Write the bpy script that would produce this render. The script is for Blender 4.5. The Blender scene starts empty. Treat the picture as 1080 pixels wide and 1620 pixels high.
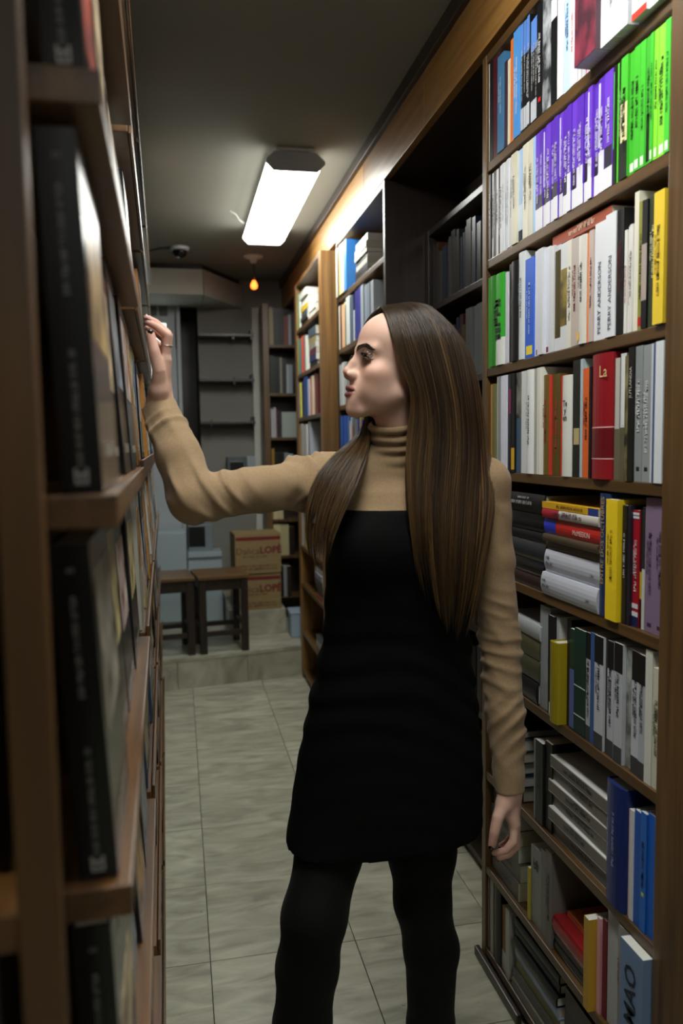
import bpy, bmesh, math, random
import numpy as np
from mathutils import Vector, Matrix, Euler
random.seed(7)
SC = bpy.context.scene
COL = SC.collection

# ------------------------------------------------------------------ camera
CAM_H = 1.44
def _cam_axes(yaw=11.7, pitch=4.9, roll=0.83):
    y, p, r = map(math.radians, (yaw, pitch, roll))
    f = Vector((math.sin(y)*math.cos(p), math.cos(y)*math.cos(p), -math.sin(p)))
    r0 = Vector((math.cos(y), -math.sin(y), 0)); u0 = r0.cross(f)
    R = r0*math.cos(r) - u0*math.sin(r); U = R.cross(f)
    return R, U, f
_R, _U, _F = _cam_axes()
cam = bpy.data.cameras.new('camera'); cam_o = bpy.data.objects.new('camera', cam); COL.objects.link(cam_o)
cam.sensor_fit = 'HORIZONTAL'; cam.sensor_width = 24.0; cam.lens = 1240.0/1080.0*24.0
cam.clip_start = 0.02; cam.clip_end = 60
cam_o.matrix_world = Matrix(((_R.x, _U.x, -_F.x, 0), (_R.y, _U.y, -_F.y, 0), (_R.z, _U.z, -_F.z, CAM_H), (0, 0, 0, 1)))
cam.dof.use_dof = True; cam.dof.focus_distance = 1.80; cam.dof.aperture_fstop = 3.2
SC.camera = cam_o

# ------------------------------------------------------------------ world, exposure
w = bpy.data.worlds.new('world'); SC.world = w; w.use_nodes = True
w.node_tree.nodes['Background'].inputs[0].default_value = (0.05, 0.055, 0.06, 1)
w.node_tree.nodes['Background'].inputs[1].default_value = 0.05
SC.view_settings.view_transform = 'Standard'; SC.view_settings.look = 'None'
SC.view_settings.exposure = 0.3; SC.view_settings.gamma = 1.0
SC.view_settings.use_curve_mapping = False
LAMP_FAR = 24.0      # emission of the ceiling light in view
LAMP_BACK = 21.0     # and of an unseen one farther back, lowered because its fill flattened the shading
LAMP_NEAR = 24.5     # emission of the same kind of light above the camera

# ------------------------------------------------------------------ helpers
def lin(h):
    h = h.lstrip('#')
    c = [int(h[i:i+2], 16)/255 for i in (0, 2, 4)]
    return tuple(((v+0.055)/1.055)**2.4 if v > 0.04045 else v/12.92 for v in c) + (1,)

MATS = {}
def mat(key, col=None, rough=0.5, spec=0.5, bump=None, noise=None, coat=0.0, emit=None, emit_col=None, metal=0.0, sheen=0.0, trans=0.0):
    """plain procedural material; noise=(scale, hex2, amount, stretch)"""
    if key in MATS: return MATS[key]
    m = bpy.data.materials.new(key); m.use_nodes = True
    nt = m.node_tree; b = nt.nodes['Principled BSDF']
    b.inputs['Base Color'].default_value = lin(col or '#808080')
    b.inputs['Roughness'].default_value = rough
    b.inputs['Specular IOR Level'].default_value = spec
    b.inputs['Metallic'].default_value = metal
    b.inputs['Coat Weight'].default_value = coat
    b.inputs['Coat Roughness'].default_value = 0.12
    b.inputs['Sheen Weight'].default_value = sheen
    b.inputs['Transmission Weight'].default_value = trans
    if emit:
        b.inputs['Emission Color'].default_value = lin(emit_col or col)
        b.inputs['Emission Strength'].default_value = emit
    if noise or bump:
        tc = nt.nodes.new('ShaderNodeTexCoord'); mp = nt.nodes.new('ShaderNodeMapping')
        nt.links.new(tc.outputs['Object'], mp.inputs[0])
    if noise:
        sc, h2, am, st = noise
        mp.inputs['Scale'].default_value = st
        n = nt.nodes.new('ShaderNodeTexNoise'); n.inputs['Scale'].default_value = sc; n.inputs['Detail'].default_value = 5
        nt.links.new(mp.outputs[0], n.inputs['Vector'])
        r = nt.nodes.new('ShaderNodeValToRGB'); r.color_ramp.elements[0].position = 0.5-am; r.color_ramp.elements[1].position = 0.5+am
        r.color_ramp.elements[0].color = lin(h2); r.color_ramp.elements[1].color = lin(col)
        nt.links.new(n.outputs['Fac'], r.inputs[0]); nt.links.new(r.outputs[0], b.inputs['Base Color'])
    if bump:
        n2 = nt.nodes.new('ShaderNodeTexNoise'); n2.inputs['Scale'].default_value = bump[0]; n2.inputs['Detail'].default_value = 4
        nt.links.new(mp.outputs[0] if not noise else tc.outputs['Object'], n2.inputs['Vector'])
        bp = nt.nodes.new('ShaderNodeBump'); bp.inputs['Strength'].default_value = bump[1]; bp.inputs['Distance'].default_value = bump[2]
        nt.links.new(n2.outputs['Fac'], bp.inputs['Height']); nt.links.new(bp.outputs[0], b.inputs['Normal'])
    MATS[key] = m
    return m

def wood(key, c1, c2, rough=0.42, axis='z', coat=0.15):
    if key in MATS: return MATS[key]
    m = bpy.data.materials.new(key); m.use_nodes = True
    nt = m.node_tree; b = nt.nodes['Principled BSDF']; b.inputs['Roughness'].default_value = rough
    b.inputs['Coat Weight'].default_value = coat; b.inputs['Coat Roughness'].default_value = 0.25
    tc = nt.nodes.new('ShaderNodeTexCoord'); mp = nt.nodes.new('ShaderNodeMapping')
    oi = nt.nodes.new('ShaderNodeObjectInfo')
    ad = nt.nodes.new('ShaderNodeVectorMath'); ad.operation = 'ADD'
    ml = nt.nodes.new('ShaderNodeVectorMath'); ml.operation = 'SCALE'; ml.inputs[3].default_value = 7.0
    cb = nt.nodes.new('ShaderNodeCombineXYZ')
    for k in range(3): nt.links.new(oi.outputs['Random'], cb.inputs[k])
    nt.links.new(cb.outputs[0], ml.inputs[0]); nt.links.new(tc.outputs['Object'], ad.inputs[0]); nt.links.new(ml.outputs[0], ad.inputs[1])
    nt.links.new(ad.outputs[0], mp.inputs[0])
    s = [38, 38, 38]; s['xyz'.index(axis)] = 2.2
    mp.inputs['Scale'].default_value = s
    n = nt.nodes.new('ShaderNodeTexNoise'); n.inputs['Scale'].default_value = 1.0; n.inputs['Detail'].default_value = 6; n.inputs['Distortion'].default_value = 0.6
    nt.links.new(mp.outputs[0], n.inputs['Vector'])
    r = nt.nodes.new('ShaderNodeValToRGB'); r.color_ramp.elements[0].position = 0.3; r.color_ramp.elements[1].position = 0.72
    r.color_ramp.elements[0].color = lin(c2); r.color_ramp.elements[1].color = lin(c1)
    nt.links.new(n.outputs['Fac'], r.inputs[0]); nt.links.new(r.outputs[0], b.inputs['Base Color'])
    bp = nt.nodes.new('ShaderNodeBump'); bp.inputs['Strength'].default_value = 0.25; bp.inputs['Distance'].default_value = 0.0006
    nt.links.new(n.outputs['Fac'], bp.inputs['Height']); nt.links.new(bp.outputs[0], b.inputs['Normal'])
    MATS[key] = m
    return m

def link(name, me, m=None, parent=None, loc=None, rot=None):
    if m is not None and not me.materials: me.materials.append(m)
    o = bpy.data.objects.new(name, me); COL.objects.link(o)
    if parent is not None: o.parent = parent
    if loc is not None: o.location = loc
    if rot is not None: o.rotation_euler = rot
    return o
def empty(name, loc=(0, 0, 0), rot=(0, 0, 0), parent=None):
    o = bpy.data.objects.new(name, None); COL.objects.link(o); o.location = loc; o.rotation_euler = rot
    o.empty_display_size = 0.05
    if parent is not None: o.parent = parent
    return o
def tag(o, label=None, cat=None, group=None, kind=None):
    if label: o['label'] = label
    if cat: o['category'] = cat
    if group: o['group'] = group
    if kind: o['kind'] = kind
    return o
def pyd(name, v, f, smooth=False):
    me = bpy.data.meshes.new(name); me.from_pydata(v, [], f); me.update()
    if smooth: me.polygons.foreach_set('use_smooth', [True]*len(me.polygons))
    return me
BOXF = [(0, 3, 2, 1), (4, 5, 6, 7), (0, 1, 5, 4), (1, 2, 6, 5), (2, 3, 7, 6), (3, 0, 4, 7)]
def box_vf(lo, hi):
    (a, b, c), (d, e, f) = lo, hi
    return [(a, b, c), (d, b, c), (d, e, c), (a, e, c), (a, b, f), (d, b, f), (d, e, f), (a, e, f)], BOXF
def boxmesh(name, boxes, bevel=0.0):
    v = []; f = []
    for lo, hi in boxes:
        n = len(v); vv, ff = box_vf(lo, hi); v += vv; f += [tuple(i+n for i in q) for q in ff]
    me = pyd(name, v, f)
    if bevel > 0:
        bm = bmesh.new(); bm.from_mesh(me)
        bmesh.ops.bevel(bm, geom=bm.edges[:], offset=bevel, segments=2, affect='EDGES', profile=0.6)
        bm.to_mesh(me); bm.free()
    return me
def box(name, lo, hi, m, parent=None, bevel=0.0):
    """a box given in the parent's frame, origin at its base centre"""
    c = Vector(((lo[0]+hi[0])/2, (lo[1]+hi[1])/2, lo[2]))
    me = boxmesh(name, [((lo[0]-c.x, lo[1]-c.y, 0), (hi[0]-c.x, hi[1]-c.y, hi[2]-lo[2]))], bevel)
    return link(name, me, m, parent, loc=c)
def prism(name, poly, z0, z1, m, parent=None):
    n = len(poly)
    v = [(x, y, z0) for x, y in poly] + [(x, y, z1) for x, y in poly]
    f = [tuple(range(n-1, -1, -1)), tuple(range(n, 2*n))] + [(i, (i+1) % n, n+(i+1) % n, n+i) for i in range(n)]
    return link(name, pyd(name, v, f), m, parent)
def lathe(name, prof, m, parent=None, loc=None, seg=24, smooth=True):
    v = []; f = []
    for r, z in prof:
        for k in range(seg):
            a = 2*math.pi*k/seg; v.append((r*math.cos(a), r*math.sin(a), z))
    for i in range(len(prof)-1):
        for k in range(seg):
            f.append((i*seg+k, i*seg+(k+1) % seg, (i+1)*seg+(k+1) % seg, (i+1)*seg+k))
    f.append(tuple(range(seg-1, -1, -1))); f.append(tuple((len(prof)-1)*seg+k for k in range(seg)))
    return link(name, pyd(name, v, f, smooth), m, parent, loc=loc)
def tube_vf(pts, rad, seg=6):
    pts = [Vector(p) for p in pts]; v = []; f = []
    n = len(pts); up = Vector((0.3, 0.2, 1)).normalized()
    for i, p in enumerate(pts):
        t = (pts[min(i+1, n-1)]-pts[max(i-1, 0)]).normalized()
        a = t.cross(up); a = a.normalized() if a.length > 1e-6 else Vector((1, 0, 0)); b = t.cross(a)
        r = rad[i] if isinstance(rad, (list, tuple)) else rad
        for k in range(seg):
            an = 2*math.pi*k/seg; v.append(tuple(p+a*(r*math.cos(an))+b*(r*math.sin(an))))
    for i in range(n-1):
        for k in range(seg): f.append((i*seg+k, i*seg+(k+1) % seg, (i+1)*seg+(k+1) % seg, (i+1)*seg+k))
    f.append(tuple(range(seg-1, -1, -1))); f.append(tuple((n-1)*seg+k for k in range(seg)))
    return v, f
def tube(name, pts, rad, m, parent=None, seg=8):
    v, f = tube_vf(pts, rad, seg); return link(name, pyd(name, v, f, True), m, parent)

TEXTS = {}
def text_mesh(s, size, bold=0.0):
    k = (s, size, bold)
    if k in TEXTS: return TEXTS[k]
    c = bpy.data.curves.new('lettering', 'FONT'); c.body = s; c.size = size; c.align_x = 'CENTER'; c.align_y = 'CENTER'
    c.offset = bold; c.resolution_u = 2
    o = bpy.data.objects.new('lettering', c); COL.objects.link(o)
    dg = bpy.context.evaluated_depsgraph_get()
    me = bpy.data.meshes.new_from_object(o.evaluated_get(dg))
    bpy.data.objects.remove(o); TEXTS[k] = me
    return me
def glyph_mesh(L, h, seed, gap=0.35):
    """a line of small printed marks, too small to read, in the text plane (x along the line)"""
    rnd = random.Random(seed); v = []; f = []
    def q(x0, y0, x1, y1):
        n = len(v); v.extend([(x0, y0, 0), (x1, y0, 0), (x1, y1, 0), (x0, y1, 0)]); f.append((n, n+1, n+2, n+3))
    x = -L/2; s = h*0.16; nx = rnd.randint(3, 8)
    while x < L/2-h*0.5:
        wd = h*rnd.choice((0.35, 0.5, 0.55, 0.6)); k = rnd.random()
        q(x, -h/2, x+s, h/2)
        if k < 0.75: q(x+wd-s, -h/2, x+wd, h/2)
        if k > 0.3: q(x, rnd.choice((-h/2, -s/2, h/2-s)), x+wd, rnd.choice((-h/2, -s/2, h/2-s))+s)
        x += wd+h*0.18; nx -= 1
        if nx == 0: x += h*0.5; nx = rnd.randint(3, 8)
    return pyd('marks', v, f)
# rotation taking the text plane onto a spine that faces -X: upright / reading upwards / reading downwards
ROT_FLAT = Matrix(((0, 0, -1), (-1, 0, 0), (0, 1, 0)))
ROT_UP = Matrix(((0, 0, -1), (0, 1, 0), (1, 0, 0)))
ROT_DOWN = Matrix(((0, 0, -1), (0, -1, 0), (-1, 0, 0)))
ORD = ['first', 'second', 'third', 'fourth', 'fifth', 'sixth', 'seventh', 'eighth', 'ninth', 'tenth', 'eleventh', 'twelfth', 'thirteenth',
       'fourteenth', 'fifteenth', 'sixteenth', 'seventeenth', 'eighteenth', 'nineteenth', 'twentieth']
def ordinal(i):
    if i < 20: return ORD[i]
    tens = {2: 'twenty', 3: 'thirty', 4: 'forty', 5: 'fifty'}
    t, u = divmod(i+1, 10)
    return (tens[t]+'-'+ORD[u-1]) if u else {3: 'thirtieth', 4: 'fortieth', 5: 'fiftieth'}[t]

# shared materials
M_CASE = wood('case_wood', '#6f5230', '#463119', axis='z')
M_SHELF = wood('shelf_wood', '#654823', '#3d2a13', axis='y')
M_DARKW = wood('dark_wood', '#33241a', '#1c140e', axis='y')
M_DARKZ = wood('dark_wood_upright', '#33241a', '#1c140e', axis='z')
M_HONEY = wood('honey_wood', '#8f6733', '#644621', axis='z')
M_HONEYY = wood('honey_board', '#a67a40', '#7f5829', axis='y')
M_PLASTER = mat('plaster', '#8c8c86', 0.85, noise=(1.6, '#807f78', 0.25, (1, 1, 1)), bump=(60, 0.15, 0.002))
M_CEIL = mat('ceiling_paint', '#8a887e', 0.9, noise=(1.1, '#7d7b70', 0.3, (1, 1, 1)), bump=(40, 0.12, 0.002))
M_WHITEP = mat('white_paint', '#c9ced0', 0.45)
M_BLACK = mat('black_plastic', '#101012', 0.35)
# ================================================================== the room
CEIL = 2.65
def struct(o): o['kind'] = 'structure'; return o
# floor of square stone tiles
floor = struct(box('floor', (-1.6, -3.4, -0.06), (1.25, 6.6, -0.006), mat('grout', '#45433a', 0.9)))
def marble():
    m = bpy.data.materials.new('cream_marble'); m.use_nodes = True; nt = m.node_tree; b = nt.nodes['Principled BSDF']
    b.inputs['Roughness'].default_value = 0.3; b.inputs['Specular IOR Level'].default_value = 0.45
    tc = nt.nodes.new('ShaderNodeTexCoord'); oi = nt.nodes.new('ShaderNodeObjectInfo')
    cb = nt.nodes.new('ShaderNodeCombineXYZ'); ad = nt.nodes.new('ShaderNodeVectorMath'); ad.operation = 'ADD'
    mu = nt.nodes.new('ShaderNodeMath'); mu.operation = 'MULTIPLY'; mu.inputs[1].default_value = 60
    nt.links.new(oi.outputs['Random'], mu.inputs[0])
    nt.links.new(mu.outputs[0], cb.inputs[0]); nt.links.new(mu.outputs[0], cb.inputs[2])
    nt.links.new(tc.outputs['Object'], ad.inputs[0]); nt.links.new(cb.outputs[0], ad.inputs[1])
    mp = nt.nodes.new('ShaderNodeMapping'); mp.inputs['Scale'].default_value = (1.0, 3.2, 1.0); nt.links.new(ad.outputs[0], mp.inputs[0])
    n = nt.nodes.new('ShaderNodeTexNoise'); n.inputs['Scale'].default_value = 5; n.inputs['Detail'].default_value = 8; n.inputs['Distortion'].default_value = 1.1
    nt.links.new(mp.outputs[0], n.inputs['Vector'])
    r = nt.nodes.new('ShaderNodeValToRGB'); e = r.color_ramp.elements
    e[0].position = 0.3; e[0].color = lin('#8a8877'); e[1].position = 0.7; e[1].color = lin('#bab9a6')
    x = e.new(0.5); x.color = lin('#a5a491')
    nt.links.new(n.outputs['Fac'], r.inputs[0])
    # dark pits and veins
    n2 = nt.nodes.new('ShaderNodeTexNoise'); n2.inputs['Scale'].default_value = 26; n2.inputs['Detail'].default_value = 6; n2.inputs['Roughness'].default_value = 0.7
    nt.links.new(ad.outputs[0], n2.inputs['Vector'])
    r2 = nt.nodes.new('ShaderNodeValToRGB'); r2.color_ramp.elements[0].position = 0.27; r2.color_ramp.elements[1].position = 0.31
    r2.color_ramp.elements[0].color = (0.12, 0.11, 0.09, 1); r2.color_ramp.elements[1].color = (1, 1, 1, 1)
    nt.links.new(n2.outputs['Fac'], r2.inputs[0])
    mx = nt.nodes.new('ShaderNodeMix'); mx.data_type = 'RGBA'; mx.blend_type = 'MULTIPLY'; mx.inputs[0].default_value = 0.8
    nt.links.new(r.outputs[0], mx.inputs[6]); nt.links.new(r2.outputs[0], mx.inputs[7])
    # every tile its own tone
    hsv = nt.nodes.new('ShaderNodeHueSaturation'); mr = nt.nodes.new('ShaderNodeMapRange')
    mr.inputs[3].default_value = 0.9; mr.inputs[4].default_value = 1.06
    nt.links.new(oi.outputs['Random'], mr.inputs[0]); nt.links.new(mr.outputs[0], hsv.inputs['Value'])
    nt.links.new(mx.outputs[2], hsv.inputs['Color']); nt.links.new(hsv.outputs[0], b.inputs['Base Color'])
    mr2 = nt.nodes.new('ShaderNodeMapRange'); mr2.inputs[3].default_value = 0.42; mr2.inputs[4].default_value = 0.24
    nt.links.new(n.outputs['Fac'], mr2.inputs[0]); nt.links.new(mr2.outputs[0], b.inputs['Roughness'])
    return m
M_MARBLE = marble()
TX, TY = 0.4165, 0.395
tile_me = boxmesh('floor_tile', [((-TX/2+0.0012, -TY/2+0.0012, -0.008), (TX/2-0.0012, TY/2-0.0012, 0))], 0.0008)
for i in range(-3, 3):
    for j in range(-14, 6):
        cx = 0.045+TX*(i+0.5); cy = 2.515+TY*(j+0.5)
        t = link('floor_tile', tile_me, M_MARBLE, floor)
        t.matrix_parent_inverse = Matrix.Translation(-floor.location)
        t.location = (cx, cy, random.uniform(-0.0006, 0.0))
# step and raised floor at the back
step = struct(prism('step', [(-1.2, 4.50), (0.80, 4.805), (1.25, 4.87), (1.25, 6.4), (-1.2, 6.4)], 0, 0.168, M_MARBLE))
tread = prism('tread_slab', [(-1.2, 4.485), (0.80, 4.79), (1.25, 4.855), (1.25, 6.4), (-1.2, 6.4)], 0.168, 0.19, M_MARBLE, step)
for k in range(5):
    xa = -0.88+0.42*k; ya = 4.50+(xa+1.2)*0.1525; yb = ya+0.41*0.1525
    prism('riser_slab', [(xa, ya-0.012), (xa+0.415, yb-0.012), (xa+0.415, yb), (xa, ya)], 0.0, 0.167, M_MARBLE, step)
block = struct(box('upper_step', (0.30, 5.13, 0.19), (0.672, 5.9, 0.355), M_MARBLE, bevel=0.004))
struct(box('ceiling', (-1.6, -3.4, CEIL), (1.25, 6.6, CEIL+0.05), M_CEIL))
struct(box('wall_right', (1.13, -3.4, 0), (1.25, 6.6, CEIL), M_PLASTER))
struct(box('wall_left', (-1.6, -3.4, 0), (-1.5, 6.6, CEIL), M_PLASTER))
struct(box('wall_front', (-1.5, -3.4, 0), (1.13, -3.3, CEIL), M_PLASTER))
# back wall, with the door and the dark passage beside it
WB = 5.9
wall = struct(empty('wall_back', (0.4, WB, 0)))
wall.name = 'wall_back'
def wb(lo, hi, m=M_PLASTER, name='wall_panel'):
    o = box(name, lo, hi, m, wall); o.matrix_parent_inverse = Matrix.Translation(-wall.location); return o
wb((-1.5, WB, 0), (-0.23, WB+0.1, CEIL)); wb((0.172, WB, 0), (1.13, WB+0.1, CEIL)); wb((-0.23, WB, 2.53), (0.172, WB+0.1, CEIL))
wb((0.045, WB+0.5, 0), (0.172, WB+0.54, 2.53), M_DARKZ, 'passage_back')
wb((-0.03, WB+0.1, 0), (0.04, WB+0.5, 2.53), M_DARKZ, 'passage_side'); wb((0.172, WB+0.1, 0), (0.25, WB+0.5, 2.53), M_DARKZ, 'passage_side')
wb((0.56, WB-0.05, 0.19), (0.625, WB, 2.45), mat('pilaster_white', '#c4c4ba', 0.6), 'pilaster')
# white door with a glazed light
door = struct(empty('door_1', (-0.09, 5.86, 0.19)))
def dp(name, lo, hi, m, p=door, bevel=0.0):
    o = box(name, lo, hi, m, p, bevel); o.matrix_parent_inverse = Matrix.Translation(-door.location); return o
MD = mat('door_paint', '#b4bcc2', 0.4)
dp('door_frame', (-0.23, 5.84, 0.19), (-0.205, 5.92, 2.52), MD); dp('door_frame', (0.02, 5.84, 0.19), (0.045, 5.92, 2.52), MD)
dp('door_frame', (-0.205, 5.84, 2.5), (0.02, 5.92, 2.52), MD)
dp('door_leaf', (-0.2, 5.87, 0.19), (-0.17, 5.9, 2.49), MD); dp('door_leaf', (-0.045, 5.87, 0.19), (0.016, 5.9, 2.49), MD)
dp('door_leaf', (-0.17, 5.87, 2.33), (-0.045, 5.9, 2.49), MD); dp('door_leaf', (-0.17, 5.87, 0.19), (-0.045, 5.9, 1.42), MD)
dp('window_light', (-0.17, 5.878, 1.42), (-0.045, 5.884, 2.33), mat('lit_glass', '#dfeee8', 0.2, emit=1.6))
for x in (-0.17, -0.052): dp('glazing_bead', (x, 5.864, 1.42), (x+0.007, 5.873, 2.33), M_BLACK)
for x in (-0.175, -0.1): dp('vent', (x, 5.864, 2.38), (x+0.06, 5.871, 2.45), mat('vent_grey', '#5b6266', 0.6))
for z in (2.15, 1.1): dp('hinge', (0.012, 5.85, z), (0.03, 5.866, z+0.22), M_BLACK)
# white boxed soffit with an angled return
sof = struct(prism('soffit', [(-1.2, 5.40), (0.2, 5.40), (0.2, 5.9), (-1.2, 5.9)], 2.45, 2.615, mat('soffit_white', '#b4b2a8', 0.7)))
prism('soffit_return', [(0.204, 5.402), (0.5, 5.9), (0.204, 5.9)], 2.45, 2.615, MATS['soffit_white'], sof)
prism('shadow_gap_board', [(-1.2, 5.44), (0.2, 5.44), (0.48, 5.9), (-1.2, 5.9)], 2.616, 2.65, M_DARKW, sof)
# fascia along the right-hand ceiling edge
fascia = struct(empty('trim_1', (0.9, 3.0, 2.42)))
edges = [-3.3, -2.3, -1.3, -0.35, 0.72, 1.6, 2.45, 3.262, 4.06, 4.9, 5.9]
for a, b in zip(edges[:-1], edges[1:]):
    o = box('fascia_board', (0.79, a+0.0025, 2.432), (0.815, b-0.0025, 2.60), M_HONEYY, fascia, 0.0015); o.matrix_parent_inverse = Matrix.Translation(-fascia.location)
o = box('cornice', (0.772, -3.3, 2.60), (0.83, 5.9, 2.65), M_DARKW, fascia, 0.004); o.matrix_parent_inverse = Matrix.Translation(-fascia.location)
o = box('fascia_backing', (0.816, -3.3, 2.43), (1.13, 5.9, 2.648), M_DARKW, fascia); o.matrix_parent_inverse = Matrix.Translation(-fascia.location)

# ------------------------------------------------------------------ ceiling lights
def lamp(name, cx, y0, y1, z, emit, label):
    r = empty(name, (cx, (y0+y1)/2, z)); tag(r, label, 'ceiling light', 'fluorescent ceiling lights')
    L = (y1-y0)/2
    oct_ = [(-0.085, 0), (0.085, 0), (0.122, -0.034), (0.122, -0.046), (0.092, -0.076), (-0.092, -0.076), (-0.122, -0.046), (-0.122, -0.034)]
    def ex(nm, poly, a, b, m, sm=False):
        n = len(poly); v = [(x, a, zz) for x, zz in poly]+[(x, b, zz) for x, zz in poly]
        f = [tuple(range(n)), tuple(range(2*n-1, n-1, -1))]+[(i, n+i, n+(i+1) % n, (i+1) % n) for i in range(n)]
        return link(nm, pyd(nm, v, f), m, r)
    metal = mat('lamp_metal', '#b9bec6', 0.4); white = mat('lamp_white', '#d8d8d8', 0.4)
    ex('housing', [(-0.075, 0), (0.075, 0), (0.075, -0.012), (-0.075, -0.012)], -L-0.004, L, white)
    dif = mat('diffuser_%.1f' % emit, '#f4f6f2', 0.4, emit=emit, emit_col='#fafbf4')
    ex('tray', [(x*0.93, zz*0.94-0.0135) for x, zz in (oct_[0], oct_[1], oct_[2], oct_[7])], -L+0.012, L-0.012, white)
    ex('diffuser', [(x*0.94, zz*0.94-0.0135) for x, zz in (oct_[7], oct_[2], oct_[3], oct_[4], oct_[5], oct_[6])], -L+0.012, L-0.012, dif)
    ex('end_cap', [(x, zz-0.014) for x, zz in oct_], -L, -L+0.011, metal)
    ex('end_cap', [(x*0.96, zz*0.96-0.0135) for x, zz in oct_], L-0.011, L, mat('cap_clear_%.1f' % emit, '#e8eae6', 0.3, emit=emit*0.06))
    for s in (-1, 1):
        box('mounting_clip', (s*0.065-0.013, -L-0.016, -0.016), (s*0.065+0.013, -L-0.004, -0.004), white, r)
    return r
lamp('ceiling_light', 0.51, 3.28, 4.50, CEIL, LAMP_FAR, 'long white fluorescent ceiling light glowing above the aisle beyond the woman')
lamp('ceiling_light', 0.28, 0.45, 1.67, CEIL, LAMP_NEAR, 'fluorescent ceiling light above the woman and the right bookcase')
lamp('ceiling_light', 0.28, -2.70, -1.48, CEIL, LAMP_BACK, 'fluorescent ceiling light behind the near end of the left rack')
cbl = tube('lamp_cable', [(0.388, 4.33, 2.63), (0.36, 4.30, 2.638), (0.335, 4.22, 2.644), (0.3, 4.18, 2.6485)], 0.004, mat('cable_white', '#b8b6b0', 0.5)); tag(cbl, 'short white cable bending from the ceiling light to the ceiling', 'cable')
# bare bulb
b = empty('pendant_bulb', (0.513, 5.14, CEIL)); tag(b, 'small bare orange bulb hanging from a ceiling rose', 'bulb')
cer = mat('ceramic', '#cfc8ba', 0.35)
lathe('ceiling_rose', [(0.062, 0), (0.062, -0.006), (0.05, -0.012), (0.024, -0.018), (0.02, -0.04), (0.012, -0.045)], cer, b)
tube('flex', [(0, 0, -0.04), (0.001, 0, -0.09), (0.004, 0, -0.13)], 0.0035, mat('flex_brown', '#3a3026', 0.6), b)
lathe('lamp_holder', [(0.008, -0.118), (0.013, -0.122), (0.013, -0.15), (0.01, -0.153)], mat('brass_old', '#5e4a26', 0.4, metal=0.6), b)
lathe('glass_bulb', [(0.009, -0.150), (0.012, -0.158), (0.019, -0.172), (0.022, -0.184), (0.02, -0.196), (0.012, -0.205), (0.003, -0.208)], mat('bulb_glow', '#ff8a4a', 0.3, emit=6, emit_col='#ff5c1e'), b)
# dome camera
c = empty('dome_camera', (0.05, 4.97, CEIL)); tag(c, 'small dome security camera with white base on the ceiling', 'camera')
lathe('base', [(0.058, 0), (0.058, -0.012), (0.052, -0.022), (0.046, -0.024)], mat('camera_white', '#c0c2c6', 0.4), c)
lathe('dome', [(0.046, -0.024), (0.045, -0.036), (0.037, -0.052), (0.02, -0.063), (0.004, -0.066)], mat('dome_black', '#0b0c10', 0.1), c)
tag(tube('ceiling_cable', [(0.0, 4.99, 2.645), (-0.06, 5.0, 2.645), (-0.12, 5.06, 2.645), (-0.2, 5.1, 2.646)], 0.004, mat('flex_brown')), 'thin dark cable along the ceiling beside the dome camera', 'cable')

# ------------------------------------------------------------------ back of the shop
for nm, z in (('highest', 2.225), ('middle', 1.905), ('lowest', 1.60)):
    s = empty('wall_shelf', (0.365, 5.83, z)); tag(s, 'dark empty wall shelf on the grey back wall, %s of three' % nm, 'shelf', 'empty shelves on the back wall')
    box('board', (-0.195, -0.10, 0), (0.195, 0.068, 0.02), M_DARKW, s, 0.002)
    for x in (0.182, -0.12 if nm == 'lowest' else 0.05):
        box('bracket', (x-0.008, -0.09, -0.02), (x+0.008, 0.068, 0.055 if x > 0.1 else 0.03), M_BLACK, s, 0.001)
mb = empty('meter_box', (0.47, 5.84, 1.14)); tag(mb, 'grey wall box with dark screen next to a pale panel', 'box')
box('housing', (-0.12, -0.07, 0), (0.02, 0.058, 0.225), mat('meter_grey', '#565c60', 0.5), mb, 0.006)
box('screen', (-0.1, -0.076, 0.075), (0.0, -0.071, 0.19), mat('meter_screen', '#1c2022', 0.25), mb, 0.002)
box('label_strip', (-0.1, -0.075, 0.03), (0.0, -0.071, 0.05), mat('meter_strip', '#3c4244', 0.4), mb)
box('side_panel', (0.024, -0.05, -0.02), (0.088, 0.058, 0.225), mat('meter_pale', '#9aa6ac', 0.5), mb, 0.004)
# pale cabinets
MC = mat('cabinet_white', '#a6b6bd', 0.4)
cb1 = empty('white_cabinet', (-0.1, 5.7, 0.19)); tag(cb1, 'pale blue-white cabinet below the white door behind the stools', 'cabinet')
box('body', (-0.2, -0.1, 0), (0.14, 0.12, 0.66), MC, cb1, 0.004); box('door_panel', (-0.195, -0.116, 0.38), (0.135, -0.101, 0.65), MC, cb1, 0.003)
box('door_panel', (-0.195, -0.116, 0.02), (0.135, -0.101, 0.365), MC, cb1, 0.003)
cb2 = empty('white_counter', (0.17, 5.74, 0.19)); tag(cb2, 'low pale counter between the cabinet and the cardboard boxes', 'counter')
box('body', (-0.122, -0.1, 0), (0.115, 0.12, 0.46), MC, cb2, 0.003); box('top', (-0.122, -0.12, 0.465), (0.115, 0.12, 0.5), MC, cb2, 0.003)
mo = empty('monitor', (0.145, 5.76, 0.69)); tag(mo, 'dark screen in a pale frame standing on the low counter', 'monitor')
box('frame', (-0.09, -0.03, 0.0), (0.085, 0.05, 0.19), mat('monitor_grey', '#7c888e', 0.45), mo, 0.006); box('screen', (-0.085, -0.034, 0.03), (0.03, -0.031, 0.175), M_BLACK, mo)
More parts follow.
